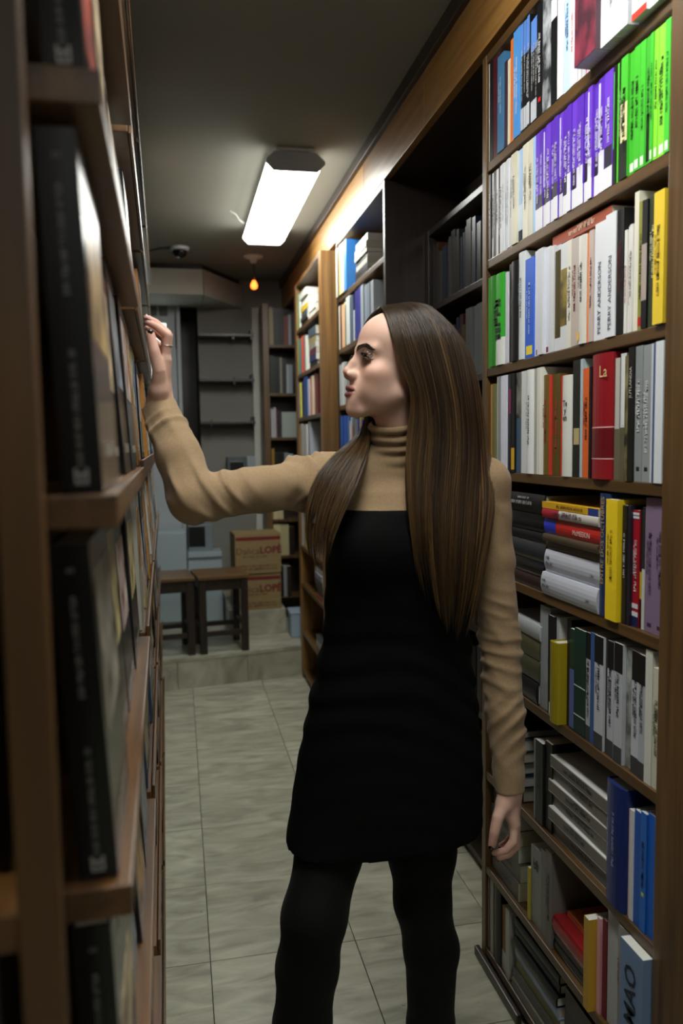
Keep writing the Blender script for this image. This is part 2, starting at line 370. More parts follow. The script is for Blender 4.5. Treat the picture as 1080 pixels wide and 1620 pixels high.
# stools
def stool(x0, x1, y0, y1, label):
    cx, cy = (x0+x1)/2, (y0+y1)/2
    s = empty('wooden_stool', (cx, cy, 0.19), (0, 0, math.radians(7))); tag(s, label, 'stool', 'wooden stools on the step')
    a, d, H = (x1-x0)/2, (y1-y0)/2, 0.475
    box('seat', (-a, -d, H-0.022), (a, d, H), wood('stool_seat', '#74542c', '#4e371b', axis='x'), s, 0.004)
    for sx in (-1, 1):
        for sy in (-1, 1):
            box('leg', (sx*(a-0.028)-0.021, sy*(d-0.03)-0.021, 0), (sx*(a-0.028)+0.021, sy*(d-0.03)+0.021, H-0.022), M_DARKZ, s, 0.003)
        box('apron', (sx*(a-0.028)-0.01, -d+0.052, H-0.09), (sx*(a-0.028)+0.01, d-0.052, H-0.0225), M_DARKW, s)
        box('stretcher', (sx*(a-0.028)-0.01, -d+0.052, 0.15), (sx*(a-0.028)+0.01, d-0.052, 0.18), M_DARKW, s, 0.002)
    for sy in (-1, 1):
        box('apron', (-a+0.05, sy*(d-0.03)-0.01, H-0.09), (a-0.05, sy*(d-0.03)+0.01, H-0.0225), M_DARKW, s)
        box('stretcher', (-a+0.05, sy*(d-0.03)-0.01, 0.105), (a-0.05, sy*(d-0.03)+0.01, 0.135), M_DARKW, s, 0.002)
stool(-0.225, 0.058, 4.69, 5.03, 'dark wooden stool on the step, nearest the left shelves')
stool(0.072, 0.382, 4.715, 5.05, 'dark wooden stool on the step, beside the cardboard boxes')
# cartons
MK = mat('cardboard', '#8f7a52', 0.85, noise=(9, '#826d47', 0.3, (1, 1, 6)))
MR = mat('carton_red', '#6a1c1c', 0.8); MI = mat('carton_ink', '#5e3a26', 0.8)
def carton(cx, y0, z, wd, h, rz, label):
    r = empty('cardboard_box', (cx, y0+0.12, z), (0, 0, rz)); tag(r, label, 'box', 'stacked cardboard boxes')
    d = 0.12
    box('carton_body', (-wd/2, -d, 0), (wd/2, d, h-0.003), MK, r, 0.003)
    box('top_flap', (-wd/2+0.002, -d+0.002, h-0.003), (wd/2-0.002, -0.002, h), MK, r); box('top_flap', (-wd/2+0.002, 0.002, h-0.003), (wd/2-0.002, d-0.002, h), MK, r)
    box('red_band', (-wd/2+0.006, -d-0.0008, h-0.045), (wd/2-0.004, -d, h-0.022), MR, r)
    def put(me, x, zz, m, nm):
        o = link(nm, me.copy(), None, r); o.data.materials.clear(); o.data.materials.append(m)
        o.matrix_local = Matrix.Translation((x, -d-0.0012, zz)) @ Matrix.Rotation(math.pi/2, 4, 'X')
    k = wd/0.30
    put(text_mesh('Dalical', 0.062*k), -0.062*k, h*0.56, MI, 'printed_name'); put(text_mesh('LOPE', 0.062*k, 0.0022), 0.082*k, h*0.57, MR, 'printed_name')
    put(text_mesh('´', 0.07*k, 0.002), 0.136*k, h*0.62, MR, 'printed_mark')
    put(glyph_mesh(0.16*k, 0.011, 3), -0.02, h*0.42, MI, 'printed_line')
    for q, zz in enumerate((0.19, 0.11)): put(glyph_mesh(0.25*k, 0.013, 5+q), 0, h*zz, MI, 'printed_line')
    put(glyph_mesh(0.02, 0.02, 8), 0.02, h*0.15, MR, 'printed_mark')
    return r
carton(0.486, 5.14, 0.356, 0.31, 0.245, math.radians(3), 'brown cardboard box with red band and lettering, bottom of the two')
carton(0.49, 5.13, 0.602, 0.305, 0.265, math.radians(4), 'brown cardboard box with red band and lettering, top of the two')
bb = empty('pale_blue_bin', (0.755, 5.06, 0.19)); tag(bb, 'pale blue-grey plastic bin at the end of the step', 'bin')
box('body', (-0.068, -0.07, 0), (0.07, 0.1, 0.168), mat('bin_blue', '#93a4b4', 0.5), bb, 0.008); box('rim', (-0.072, -0.074, 0.155), (0.074, 0.104, 0.166), MATS['bin_blue'], bb, 0.004)
ROWS = {
 'r1': (2.145, [
  (1.9289, 1.9020, 0.237, '#131316', 'black', {'b': [(0, 1, '#c8c8cc', 0.12)]}),
  (1.9020, 1.8685, 0.237, '#4a1420', 'dark maroon', {}),
  (1.8685, 1.8302, 0.224, '#3d6f97', 'steel blue', {'t': '#b8d0e0'}),
  (1.8301, 1.8138, 0.196, '#3a2a3a', 'dark plum', {}),
  (1.8138, 1.7978, 0.193, '#d8ccb0', 'cream', {}),
  (1.7979, 1.7778, 0.231, '#d9722a', 'orange', {}),
  (1.7778, 1.7408, 0.237, '#4a90d6', 'bright blue', {'t': '#dfe8f0'}),
  (1.7408, 1.7287, 0.237, '#131316', 'slim black and blue', {'b': [(0.7, 1, '#5a86d0'), (0.02, 0.22, '#b9bcc4')], 't': '#c8c8c8'}),
  (1.7287, 1.7168, 0.237, '#131316', 'slim black and blue', {'b': [(0.7, 1, '#5a86d0'), (0.02, 0.22, '#b9bcc4')], 't': '#c8c8c8'}),
  (1.7168, 1.7051, 0.237, '#131316', 'slim black and blue', {'b': [(0.7, 1, '#5a86d0'), (0.02, 0.22, '#b9bcc4')], 't': '#c8c8c8'}),
  (1.7051, 1.6935, 0.237, '#131316', 'slim black and blue', {'b': [(0.7, 1, '#5a86d0'), (0.02, 0.22, '#b9bcc4')], 't': '#c8c8c8'}),
  (1.6933, 1.6819, 0.219, '#131316', 'slim black and blue', {'b': [(0.7, 1, '#5a86d0'), (0.02, 0.22, '#b9bcc4')], 't': '#c8c8c8'}),
  (1.6819, 1.6706, 0.219, '#131316', 'slim black and blue', {'b': [(0.7, 1, '#5a86d0'), (0.02, 0.22, '#b9bcc4')], 't': '#c8c8c8'}),
  (1.6706, 1.6594, 0.220, '#131316', 'slim black and blue', {'b': [(0.7, 1, '#5a86d0'), (0.02, 0.22, '#b9bcc4')], 't': '#c8c8c8'}),
  (1.6593, 1.6306, 0.234, '#131316', 'black with a red mark', {'b': [(0.13, 0.17, '#c02020', 0.4)], 't': '#d8d8d8'}),
  (1.6306, 1.5883, 0.234, '#8a8f96', 'mottled grey', {'pic': ('#2a2c30', '#b0b4ba')}),
  (1.5883, 1.5618, 0.231, '#131316', 'black and white', {'b': [(0.72, 0.9, '#cfd2d8')]}),
  (1.5618, 1.5345, 0.231, '#cfd2d8', 'plain white', {}),
  (1.5344, 1.5072, 0.224, '#b8d4f0', 'pale blue', {'t': '#6080a8'}),
  (1.5072, 1.4927, 0.222, '#ead2dc', 'slim pale pink', {'b': [(0, 0.3, '#cfd2d8')], 't': '#b88090'}),
  (1.4928, 1.4785, 0.229, '#ead2dc', 'slim pale pink', {'b': [(0, 0.3, '#cfd2d8')], 't': '#b88090'}),
  (1.4784, 1.4645, 0.219, '#ead2dc', 'slim pale pink', {'b': [(0, 0.3, '#cfd2d8')], 't': '#b88090'}),
  (1.4645, 1.4508, 0.225, '#ead2dc', 'slim pale pink', {'b': [(0, 0.3, '#cfd2d8')], 't': '#b88090'}),
  (1.4509, 1.4300, 0.232, '#ecdce8', 'pink and white', {'b': [(0, 1, '#d04aa0', 0.1)]}),
  (1.4299, 1.3538, 0.222, '#4a2a36', 'thick dark maroon with pink blotches', {'pic': ('#43222e', '#8a3446'), 'o': -0.03}),
  (1.3539, 1.3311, 0.234, '#cfd2d8', 'white', {'o': -0.02, 't': '#c8ccd2'}),
  (1.3310, 1.3088, 0.225, '#cfd2d8', 'white', {'o': -0.02, 't': '#c8ccd2'}),
  (1.3089, 1.2875, 0.234, '#cfd2d8', 'white', {'o': -0.02, 't': '#c8ccd2'}),
  (1.2873, 1.2665, 0.225, '#cfd2d8', 'white', {'o': -0.02, 't': '#c8ccd2'}),
  (1.2667, 1.2620, 0.234, '#2a5ac0', 'thin blue', {}),
  (1.2618, 1.2185, 0.224, '#d6dae0', 'thick pale grey-white', {'o': -0.015, 'b': [(0, 0.05, '#c83020')]}),
  (1.2185, 1.1747, 0.225, '#e4e6ea', 'thick white', {'o': -0.01}),
 ]),
 'r2': (1.905, [
  (1.9279, 1.9136, 0.207, '#131316', 'thin black', {'t': '#b0b0b0'}),
  (1.9136, 1.8995, 0.207, '#d8d8dc', 'thin white', {'t': '#404040'}),
  (1.8995, 1.8856, 0.207, '#131316', 'thin black', {'t': '#b0b0b0'}),
  (1.8856, 1.8718, 0.207, '#d8d8dc', 'thin white', {'t': '#404040'}),
  (1.8718, 1.8583, 0.207, '#131316', 'thin black', {'t': '#b0b0b0'}),
  (1.8583, 1.8449, 0.207, '#d8d8dc', 'thin white', {'t': '#404040'}),
  (1.8449, 1.8300, 0.207, '#cfd2d8', 'slim white', {'t': '#9a9ea6'}),
  (1.8300, 1.8153, 0.207, '#cfd2d8', 'slim white', {'t': '#9a9ea6'}),
  (1.8153, 1.8008, 0.207, '#cfd2d8', 'slim white', {'t': '#9a9ea6'}),
  (1.8008, 1.7865, 0.207, '#cfd2d8', 'slim white', {'t': '#9a9ea6'}),
  (1.7865, 1.7552, 0.207, '#cfcab5', 'cream with lettering', {'t': '#6a6a60'}),
  (1.7552, 1.7271, 0.207, '#a9c4e8', 'pale blue', {'b': [(0.05, 0.4, '#cfe0f0'), (0, 0.12, '#1c3048')]}),
  (1.7271, 1.6998, 0.207, '#d6d2c0', 'cream', {'t': '#8a8678'}),
  (1.6998, 1.6754, 0.207, '#cdc9b8', 'ivory', {'t': '#8a8678'}),
  (1.6754, 1.6634, 0.207, '#9cc0ea', 'thin sky-blue', {}),
  (1.6634, 1.6438, 0.207, '#6a3cc4', 'purple and white', {'b': [(0, 0.22, '#dcdce4'), (0.22, 0.36, '#26262e', 0.8)], 't': '#d0c8ea'}),
  (1.6438, 1.6265, 0.207, '#5a2fb4', 'purple and white', {'b': [(0, 0.22, '#dcdce4'), (0.22, 0.36, '#26262e', 0.8)], 't': '#d0c8ea'}),
  (1.6265, 1.6095, 0.207, '#5a2fb4', 'purple and white', {'b': [(0, 0.22, '#dcdce4'), (0.22, 0.36, '#26262e', 0.8), (0.4, 0.96, '#c8c2e6', 0.3)], 't': '#d0c8ea'}),
  (1.6095, 1.5892, 0.207, '#6a3cc4', 'purple and white', {'b': [(0, 0.22, '#dcdce4'), (0.22, 0.36, '#26262e', 0.8)], 't': '#d0c8ea'}),
  (1.5892, 1.5712, 0.207, '#5a2fb4', 'purple and white', {'b': [(0, 0.22, '#dcdce4'), (0.22, 0.36, '#26262e', 0.8)], 't': '#d0c8ea'}),
  (1.5712, 1.5518, 0.207, '#5a2fb4', 'purple and white', {'b': [(0, 0.22, '#dcdce4'), (0.22, 0.36, '#26262e', 0.8)], 't': '#d0c8ea'}),
  (1.5518, 1.5362, 0.207, '#6a3cc4', 'purple and white', {'b': [(0, 0.22, '#dcdce4'), (0.22, 0.36, '#26262e', 0.8), (0.4, 0.96, '#c8c2e6', 0.3)], 't': '#d0c8ea'}),
  (1.5362, 1.5143, 0.207, '#5a2fb4', 'purple and white', {'b': [(0, 0.18, '#e0e0e8'), (0.18, 0.36, '#2a2634', 0.85)], 't': '#d8d0ee'}),
  (1.5143, 1.4970, 0.207, '#5a2fb4', 'purple and white', {'b': [(0, 0.18, '#e0e0e8'), (0.18, 0.36, '#dcdce6', 0.85)], 't': '#d8d0ee'}),
  (1.4970, 1.4784, 0.207, '#6a3cc4', 'purple and white', {'b': [(0, 0.18, '#e0e0e8'), (0.18, 0.36, '#2a2634', 0.85)], 't': '#d8d0ee'}),
  (1.4784, 1.4510, 0.207, '#5a2fb4', 'purple and white', {'b': [(0, 0.18, '#e0e0e8'), (0.18, 0.36, '#dcdce6', 0.85)], 't': '#d8d0ee'}),
  (1.4510, 1.4320, 0.207, '#5a2fb4', 'purple and white', {'b': [(0, 0.18, '#e0e0e8'), (0.18, 0.36, '#2a2634', 0.85)], 't': '#d8d0ee'}),
  (1.4320, 1.4157, 0.207, '#6a3cc4', 'purple and white', {'b': [(0, 0.18, '#e0e0e8'), (0.18, 0.36, '#dcdce6', 0.85), (0.4, 0.96, '#c8c2e6', 0.3)], 't': '#d8d0ee'}),
  (1.4157, 1.3968, 0.207, '#5a2fb4', 'purple and white', {'b': [(0, 0.18, '#e0e0e8'), (0.18, 0.36, '#2a2634', 0.85)], 't': '#d8d0ee'}),
  (1.3968, 1.3742, 0.207, '#5a2fb4', 'purple and white', {'b': [(0, 0.18, '#e0e0e8'), (0.18, 0.36, '#dcdce6', 0.85), (0.4, 0.96, '#c8c2e6', 0.3)], 't': '#d8d0ee'}),
  (1.3742, 1.3456, 0.207, '#6a3cc4', 'purple and white', {'b': [(0, 0.18, '#e0e0e8'), (0.18, 0.36, '#2a2634', 0.85)], 't': '#d8d0ee'}),
  (1.3436, 1.3336, 0.207, '#161a14', 'thin black and green', {'b': [(0.3, 0.95, '#3fae2c', 0.3)]}),
  (1.3336, 1.3258, 0.207, '#4fbf30', 'thin green', {}),
  (1.3258, 1.3167, 0.207, '#131316', 'thin black', {'t': '#a0a0a0'}),
  (1.3167, 1.2952, 0.207, '#49b834', 'green with a pictured face', {'b': [(0.3, 0.62, '#d8d0a0'), (0, 0.3, '#1c2418')], 't': '#1c2c14'}),
  (1.2952, 1.2767, 0.207, '#3fb02c', 'bright green', {'t': '#1d4a14', 'b': [(0.02, 0.09, '#dfeedd', 0.6)]}),
  (1.2767, 1.2587, 0.207, '#45b830', 'bright green', {'t': '#1d4a14', 'b': [(0.02, 0.09, '#dfeedd', 0.6)]}),
  (1.2587, 1.2435, 0.207, '#46bc34', 'bright green', {'t': '#1d4a14', 'b': [(0.02, 0.09, '#dfeedd', 0.6)]}),
  (1.2435, 1.2286, 0.207, '#3fa832', 'green with a dark figure', {'t': '#1d4a14', 'b': [(0.02, 0.4, '#14180f', 0.6)]}),
  (1.2286, 1.2196, 0.207, '#46bc34', 'slim green', {'t': '#1d4a14', 'b': [(0.02, 0.09, '#dfeedd', 0.6)]}),
  (1.2196, 1.2074, 0.207, '#86d83a', 'slim lime green', {'t': '#1d4a14', 'b': [(0.02, 0.09, '#dfeedd', 0.6)]}),
  (1.2074, 1.1885, 0.207, '#8ae040', 'lime green', {'t': '#1d4a14', 'b': [(0.02, 0.09, '#dfeedd', 0.6)]}),
  (1.1885, 1.1745, 0.207, '#4cc83c', 'vivid green', {'t': '#1d4a14', 'b': [(0.02, 0.09, '#dfeedd', 0.6)]}),
 ]),
 'r3': (1.632, [
  (1.9335, 1.9137, 0.228, '#2f9a2a', 'green', {}),
  (1.9137, 1.8828, 0.226, '#2a7d26', 'dark green', {}),
  (1.8828, 1.8297, 0.223, '#3aa635', 'green and white with black letters', {'b': [(0, 0.3, '#d8dcd8')], 't': '#10240e', 'big': 1}),
  (1.8285, 1.8165, 0.219, '#b9bde0', 'thin lavender', {}),
  (1.8165, 1.8024, 0.217, '#cfd2d8', 'thin white', {}),
  (1.8025, 1.7862, 0.232, '#131316', 'black', {}),
  (1.7862, 1.7513, 0.233, '#1c1c20', 'charcoal black', {'t': '#4a4a50'}),
  (1.7513, 1.7112, 0.245, '#cfd6da', 'pale grey', {'t': '#607080'}),
  (1.7111, 1.6665, 0.222, '#2f62d0', 'blue with a yellow disc', {'b': [(0.03, 0.12, '#e8d040', 0.7)], 't': '#c8d8f4'}),
  (1.6666, 1.6436, 0.230, '#d7dcea', 'white', {'b': [(0.01, 0.06, '#7a1a30', 0.4)]}),
  (1.6436, 1.6174, 0.229, '#cfd2d8', 'white', {}),
  (1.6174, 1.5919, 0.226, '#d7dcea', 'white', {'b': [(0.01, 0.06, '#7a1a30', 0.4)]}),
  (1.5919, 1.5708, 0.222, '#cfd2d8', 'white', {}),
  (1.5707, 1.5440, 0.218, '#4a3f1e', 'dark olive with white foot', {'b': [(0, 0.12, '#cfd2d8'), (0.95, 1, '#cfd2d8')]}),
  (1.5439, 1.5163, 0.216, '#cfd2d8', 'white with a golden picture', {'pic': ('#4a401c', '#a08a3a'), 'pf': (0.22, 0.76)}),
  (1.5163, 1.4937, 0.216, '#d8d4c8', 'ivory', {'t': '#a8a498'}),
  (1.4936, 1.4636, 0.213, '#b8aca4', 'pinkish beige', {'t': '#7a2420'}),
  (1.4636, 1.4300, 0.210, '#cfccc6', 'light grey', {'t': '#303030', 'b': [(0.04, 0.12, '#e0b060', 0.3)]}),
  (1.4300, 1.4209, 0.209, '#e88a50', 'thin orange', {}),
  (1.4209, 1.4060, 0.211, '#bfaea8', 'dusty pink', {'t': '#802020'}),
  (1.4061, 1.3671, 0.219, '#dcdfe6', 'white', {'txt': 'PERRY ANDERSON', 'tc': '#3a4460'}),
  (1.3671, 1.3608, 0.220, '#1c2448', 'thin navy', {}),
  (1.3609, 1.3255, 0.223, '#dcdfe6', 'white', {'txt': 'PERRY ANDERSON', 'tc': '#3a4460'}),
  (1.3254, 1.3025, 0.222, '#131316', 'black', {'t': '#5a1a1a'}),
  (1.3019, 1.2930, 0.181, '#dcdcd8', 'slim white', {'t': '#a02020'}),
  (1.2930, 1.2842, 0.185, '#dedcd6', 'slim white with red title', {'t': '#b02020'}),
  (1.2842, 1.2742, 0.186, '#d8d8d4', 'slim white', {'t': '#402020'}),
  (1.2750, 1.2609, 0.238, '#dcd8c8', 'tall off-white', {}),
  (1.2606, 1.2456, 0.218, '#8a8a38', 'olive with a red disc', {'b': [(0.03, 0.1, '#b82020', 0.9)], 't': '#2a2a10'}),
  (1.2455, 1.2296, 0.215, '#131316', 'black with a grey picture', {'b': [(0.22, 0.66, '#a89a94')]}),
  (1.2297, 1.2035, 0.219, '#3c4434', 'dark olive green', {'t': '#c8c8a8'}),
  (1.2035, 1.1745, 0.215, '#e8c838', 'bright yellow', {'t': '#a08820', 'o': -0.004}),
 ]),
 'r4': (1.367, [
  (1.9191, 1.8968, 0.222, '#b07a28', 'ochre', {}),
  (1.8968, 1.8787, 0.221, '#6b6a40', 'olive', {}),
  (1.8788, 1.8635, 0.237, '#b9bcb8', 'pale grey', {}),
  (1.8635, 1.8485, 0.237, '#8c9096', 'grey', {}),
  (1.8485, 1.8120, 0.237, '#dadcec', 'white', {}),
  (1.8120, 1.7954, 0.237, '#5a5e6e', 'slate grey', {}),
  (1.7954, 1.7814, 0.237, '#16161a', 'black with pictures', {'b': [(0.6, 0.85, '#7a2a58')]}),
  (1.7814, 1.7630, 0.237, '#131316', 'black with a yellow foot', {'b': [(0.03, 0.25, '#d8a828')]}),
  (1.7630, 1.7295, 0.237, '#4a6078', 'blue-grey', {'pic': ('#2c2c2c', '#8a8a84'), 'pf': (0.55, 1)}),
  (1.7295, 1.6993, 0.237, '#d2d6d6', 'pale grey-white', {}),
  (1.6993, 1.6628, 0.237, '#e0e2e2', 'white', {'t': '#6a7078'}),
  (1.6628, 1.6446, 0.237, '#a8a8a0', 'stone grey', {}),
  (1.6446, 1.6297, 0.237, '#d8d6cc', 'ivory', {}),
  (1.6297, 1.6179, 0.237, '#e6e4da', 'tall ivory', {}),
  (1.6178, 1.5853, 0.218, '#6e5a24', 'brown-olive', {'t': '#a83028'}),
  (1.5853, 1.5741, 0.216, '#c8362c', 'thin red', {}),
  (1.5741, 1.5388, 0.216, '#5c4a1c', 'dark brown-olive', {'t': '#c04038'}),
  (1.5387, 1.5282, 0.211, '#c8362c', 'thin red', {}),
  (1.5281, 1.4862, 0.209, '#d8d8d2', 'white with black words', {'txt3': ('Te', 'y', 'en'), 'tc': '#141414'}),
  (1.4865, 1.4538, 0.236, '#22221e', 'dark with a small picture', {'b': [(0.28, 0.42, '#b8aa78', 0.7)]}),
  (1.4538, 1.4435, 0.236, '#a9bac4', 'slim pale blue-grey', {}),
  (1.4433, 1.4153, 0.216, '#d8622a', 'orange', {'t': '#40200c'}),
  (1.4153, 1.4062, 0.217, '#131316', 'thin black', {}),
  (1.4064, 1.3310, 0.237, '#8c1a22', 'thick dark red', {'txtf': 'La', 'tc': '#d8c890', 'b': [(0.41, 0.42, '#d8a8a8'), (0.16, 0.17, '#d8a8a8'), (0.17, 0.41, '#66121c')], 'hard': 1}),
  (1.3309, 1.3120, 0.224, '#6a6450', 'pale framed olive', {'b': [(0.42, 1, '#b9b6b0', 0.8)]}),
  (1.3120, 1.2910, 0.230, '#5e5a48', 'blue framed olive', {'b': [(0.42, 1, '#c4ccd6', 0.85), (0.44, 0.98, '#d6d8d8', 0.55)]}),
  (1.2909, 1.2794, 0.224, '#5a5236', 'brown pictured', {'pic': ('#2c2818', '#8a8258')}),
  (1.2796, 1.2619, 0.237, '#1a1a18', 'black', {'txt': 'JUTLANDIA', 'tc': '#c8c8c0'}),
  (1.2619, 1.2393, 0.237, '#868c8e', 'grey', {'t': '#d8dadc', 'b': [(0.08, 0.11, '#202428', 0.4)]}),
  (1.2393, 1.2156, 0.236, '#8e9496', 'grey', {'t': '#d8dadc', 'b': [(0.08, 0.11, '#202428', 0.4)]}),
  (1.2156, 1.2041, 0.236, '#c2c8ce', 'pale grey', {}),
  (1.2041, 1.1973, 0.236, '#3a5078', 'thin blue', {}),
  (1.1973, 1.1745, 0.237, '#d2d8de', 'tall white', {}),
 ]),
 'r5': (1.103, [
  (1.3751, 1.3391, 0.237, '#22345e', 'navy blue', {'txt': 'ENTRE DOS OCTUBRES', 'tc': '#c0a060', 'o': 0.004}),
  (1.3389, 1.2998, 0.228, '#f0d024', 'thick yellow', {'t': '#8a7410', 'o': -0.004}),
  (1.2963, 1.2811, 0.219, '#14141a', 'black', {'t': '#c8c8d0'}),
  (1.2812, 1.2714, 0.220, '#20202c', 'dark navy', {}),
  (1.2713, 1.2522, 0.212, '#a01828', 'red, white and navy', {'b': [(0, 0.09, '#1c2450'), (0.09, 0.13, '#cfd2d8'), (0.16, 0.2, '#cfd2d8'), (0.93, 0.95, '#cfd2d8'), (0.96, 0.98, '#cfd2d8')], 't': '#e0c8c8'}),
  (1.2523, 1.2442, 0.213, '#1c1c1c', 'black and yellow', {'b': [(0.25, 0.48, '#c8a830')]}),
  (1.2442, 1.2350, 0.219, '#c8c8c0', 'slim grey-white', {'b': [(0.5, 1, '#2a2a2c')]}),
  (1.2341, 1.2042, 0.237, '#84708c', 'mauve', {'t': '#4e4058', 'b': [(0.04, 0.07, '#3a2c44', 0.4)]}),
  (1.2042, 1.1745, 0.237, '#84708c', 'mauve', {'t': '#4e4058', 'b': [(0.04, 0.07, '#3a2c44', 0.4)]}),
 ]),
 'r6': (0.832, [
  (1.6408, 1.5931, 0.237, '#9ea4a8', 'tall silver-grey', {}),
  (1.5930, 1.5625, 0.224, '#131316', 'black', {'b': [(0, 0.12, '#d8d8d8', 0.6)]}),
  (1.5625, 1.5496, 0.226, '#b9bec4', 'pale grey', {}),
  (1.5492, 1.5126, 0.178, '#9a8a18', 'thick mustard gold', {'o': -0.01}),
  (1.5131, 1.4944, 0.232, '#131316', 'black', {}),
  (1.4943, 1.4751, 0.216, '#1c3a30', 'dark green with a shiny foot', {'b': [(0.02, 0.6, '#5a6aa8')]}),
  (1.4752, 1.4287, 0.222, '#12352e', 'dark green', {'b': [(0.17, 0.18, '#c8d0c8'), (0.45, 0.46, '#c8d0c8')]}),
  (1.4287, 1.4101, 0.223, '#b4b8be', 'black-topped light grey', {'b': [(0.76, 1, '#141416'), (0.0, 0.14, '#3a3c40')], 't': '#3a3c42'}),
  (1.4102, 1.3904, 0.227, '#3a5a92', 'blue', {}),
  (1.3904, 1.3570, 0.227, '#c0c4cc', 'black-topped light grey', {'b': [(0.76, 1, '#141416'), (0.0, 0.14, '#3a3c40')], 't': '#3a3c42'}),
  (1.3570, 1.3477, 0.228, '#2a2a2a', 'thin black', {}),
  (1.3477, 1.3249, 0.226, '#c0c4cc', 'black-topped light grey', {'b': [(0.76, 1, '#141416'), (0.0, 0.14, '#3a3c40')], 't': '#3a3c42'}),
  (1.3250, 1.3175, 0.229, '#3a5a92', 'thin blue', {}),
  (1.3175, 1.2885, 0.230, '#b8bcc4', 'black-topped light grey', {'b': [(0.76, 1, '#141416'), (0.0, 0.14, '#3a3c40')], 't': '#3a3c42'}),
  (1.2884, 1.2639, 0.227, '#9a9e96', 'grey glossy', {'pic': ('#5a5c58', '#b4b8b2')}),
  (1.2639, 1.2368, 0.228, '#c4c8d0', 'black-topped light grey', {'b': [(0.76, 1, '#141416'), (0.0, 0.14, '#3a3c40')], 't': '#3a3c42'}),
  (1.2368, 1.2178, 0.228, '#b0b4bc', 'black-topped light grey', {'b': [(0.76, 1, '#141416'), (0.0, 0.14, '#3a3c40')], 't': '#3a3c42'}),
  (1.2180, 1.1970, 0.242, '#d8d8d0', 'tall white', {}),
  (1.1966, 1.1745, 0.215, '#d0d0bc', 'cream', {'t': '#706c58'}),
 ]),
 'r7': (0.552, [
  (1.6676, 1.6518, 0.192, '#8a9098', 'thin silver', {}),
  (1.6518, 1.6145, 0.197, '#1a1a1c', 'black', {'t': '#60605a'}),
  (1.6146, 1.5798, 0.208, '#141416', 'black', {'t': '#50504a'}),
  (1.3342, 1.2662, 0.240, '#1c2c66', 'thick navy', {'t': '#9aa4c8', 'hard': 1, 'o': 0.004}),
  (1.2658, 1.2573, 0.208, '#c8b8b8', 'thin pinkish grey', {}),
  (1.2574, 1.2449, 0.211, '#d6d6dc', 'slim white', {}),
  (1.2450, 1.2233, 0.217, '#1d58b0', 'blue', {}),
  (1.2234, 1.2050, 0.224, '#2368c0', 'blue with a marked title', {'t': '#0c2a5c', 'b': [(0.3, 0.33, '#b8c040', 0.4)]}),
  (1.2050, 1.1745, 0.229, '#1c62c4', 'wide blue', {}),
 ]),
 'r8': (0.285, [
  (1.6938, 1.6820, 0.130, '#c8b42c', 'thin yellow', {}),
  (1.6825, 1.6267, 0.194, '#8e9290', 'grey glossy', {'txt2': ('LA', 'DE'), 'tc': '#1a1a1a'}),
  (1.6268, 1.5974, 0.211, '#7e7c74', 'grey-beige', {}),
  (1.5975, 1.5680, 0.226, '#6e6a64', 'dull grey with faint lettering', {'t': '#4a4644'}),
  (1.3873, 1.3674, 0.196, '#b8902c', 'mustard yellow', {'o': -0.012}),
  (1.3675, 1.3552, 0.203, '#e0a8b0', 'thin pink', {}),
  (1.3553, 1.3392, 0.207, '#6a1826', 'dark red', {}),
  (1.3396, 1.2912, 0.238, '#b4b8ba', 'silver-grey', {}),
  (1.2912, 1.2492, 0.240, '#8c8a84', 'grey-beige', {'t': '#6a3a30'}),
  (1.2478, 1.1745, 0.241, '#6e86a8', 'thick blue-grey', {'txtb': 'MAO', 'tc': '#1a2030', 'o': -0.016}),
 ]),
 'r9': (0.050, [
  (1.9335, 1.9546, 0.198, '#4a2c22', 'dark brown', {}),
  (1.9335, 1.9333, 0.207, '#a8a69c', 'pale grey', {}),
  (1.9333, 1.9153, 0.205, '#5a2a24', 'dark red-brown', {}),
  (1.9153, 1.8948, 0.212, '#9a968a', 'pale beige', {}),
  (1.8948, 1.8491, 0.212, '#18181a', 'black', {}),
  (1.8490, 1.8187, 0.175, '#8a5a24', 'orange-brown with white foot', {'b': [(0, 0.3, '#c8c8c4')]}),
  (1.8187, 1.7972, 0.185, '#b4b4ae', 'thin pale', {}),
 ]),
}
# ================================================================== books
def cmat(h, rough=0.38):
    return mat('cover_%s_%d' % (h.lstrip('#'), int(rough*100)), h, rough, 0.45)
M_PAGES = mat('page_edges', '#cbc6b6', 0.85, noise=(3.0, '#b3ad9b', 0.3, (1, 400, 400)))
M_PAGEW = mat('page_edges_white', '#d6d6d0', 0.85, noise=(3.0, '#bcbcb4', 0.3, (1, 400, 400)))
def picmat(a, b):
    k = 'picture_%s_%s' % (a.lstrip('#'), b.lstrip('#'))
    if k in MATS: return MATS[k]
    m = mat(k, b, 0.35, noise=(28, a, 0.12, (1, 1, 0.7)))
    return m
def spine_profile(T, D, hard, e=0.0):
    """points from one fore-edge corner round the spine to the other (x towards fore-edge)"""
    h = T/2+e; bul = 0.10*T if hard else 0.0
    if not hard: return [(D, -h), (-e, -h), (-e, h), (D, h)]
    p = [(D, -h), (0.006, -h)]
    for k in range(7):
        a = -1+2*k/6; p.append((-bul*(1-a*a)-e, a*(h-0.0006)))
    return p+[(0.006, h), (D, h)]
COVERS = {}
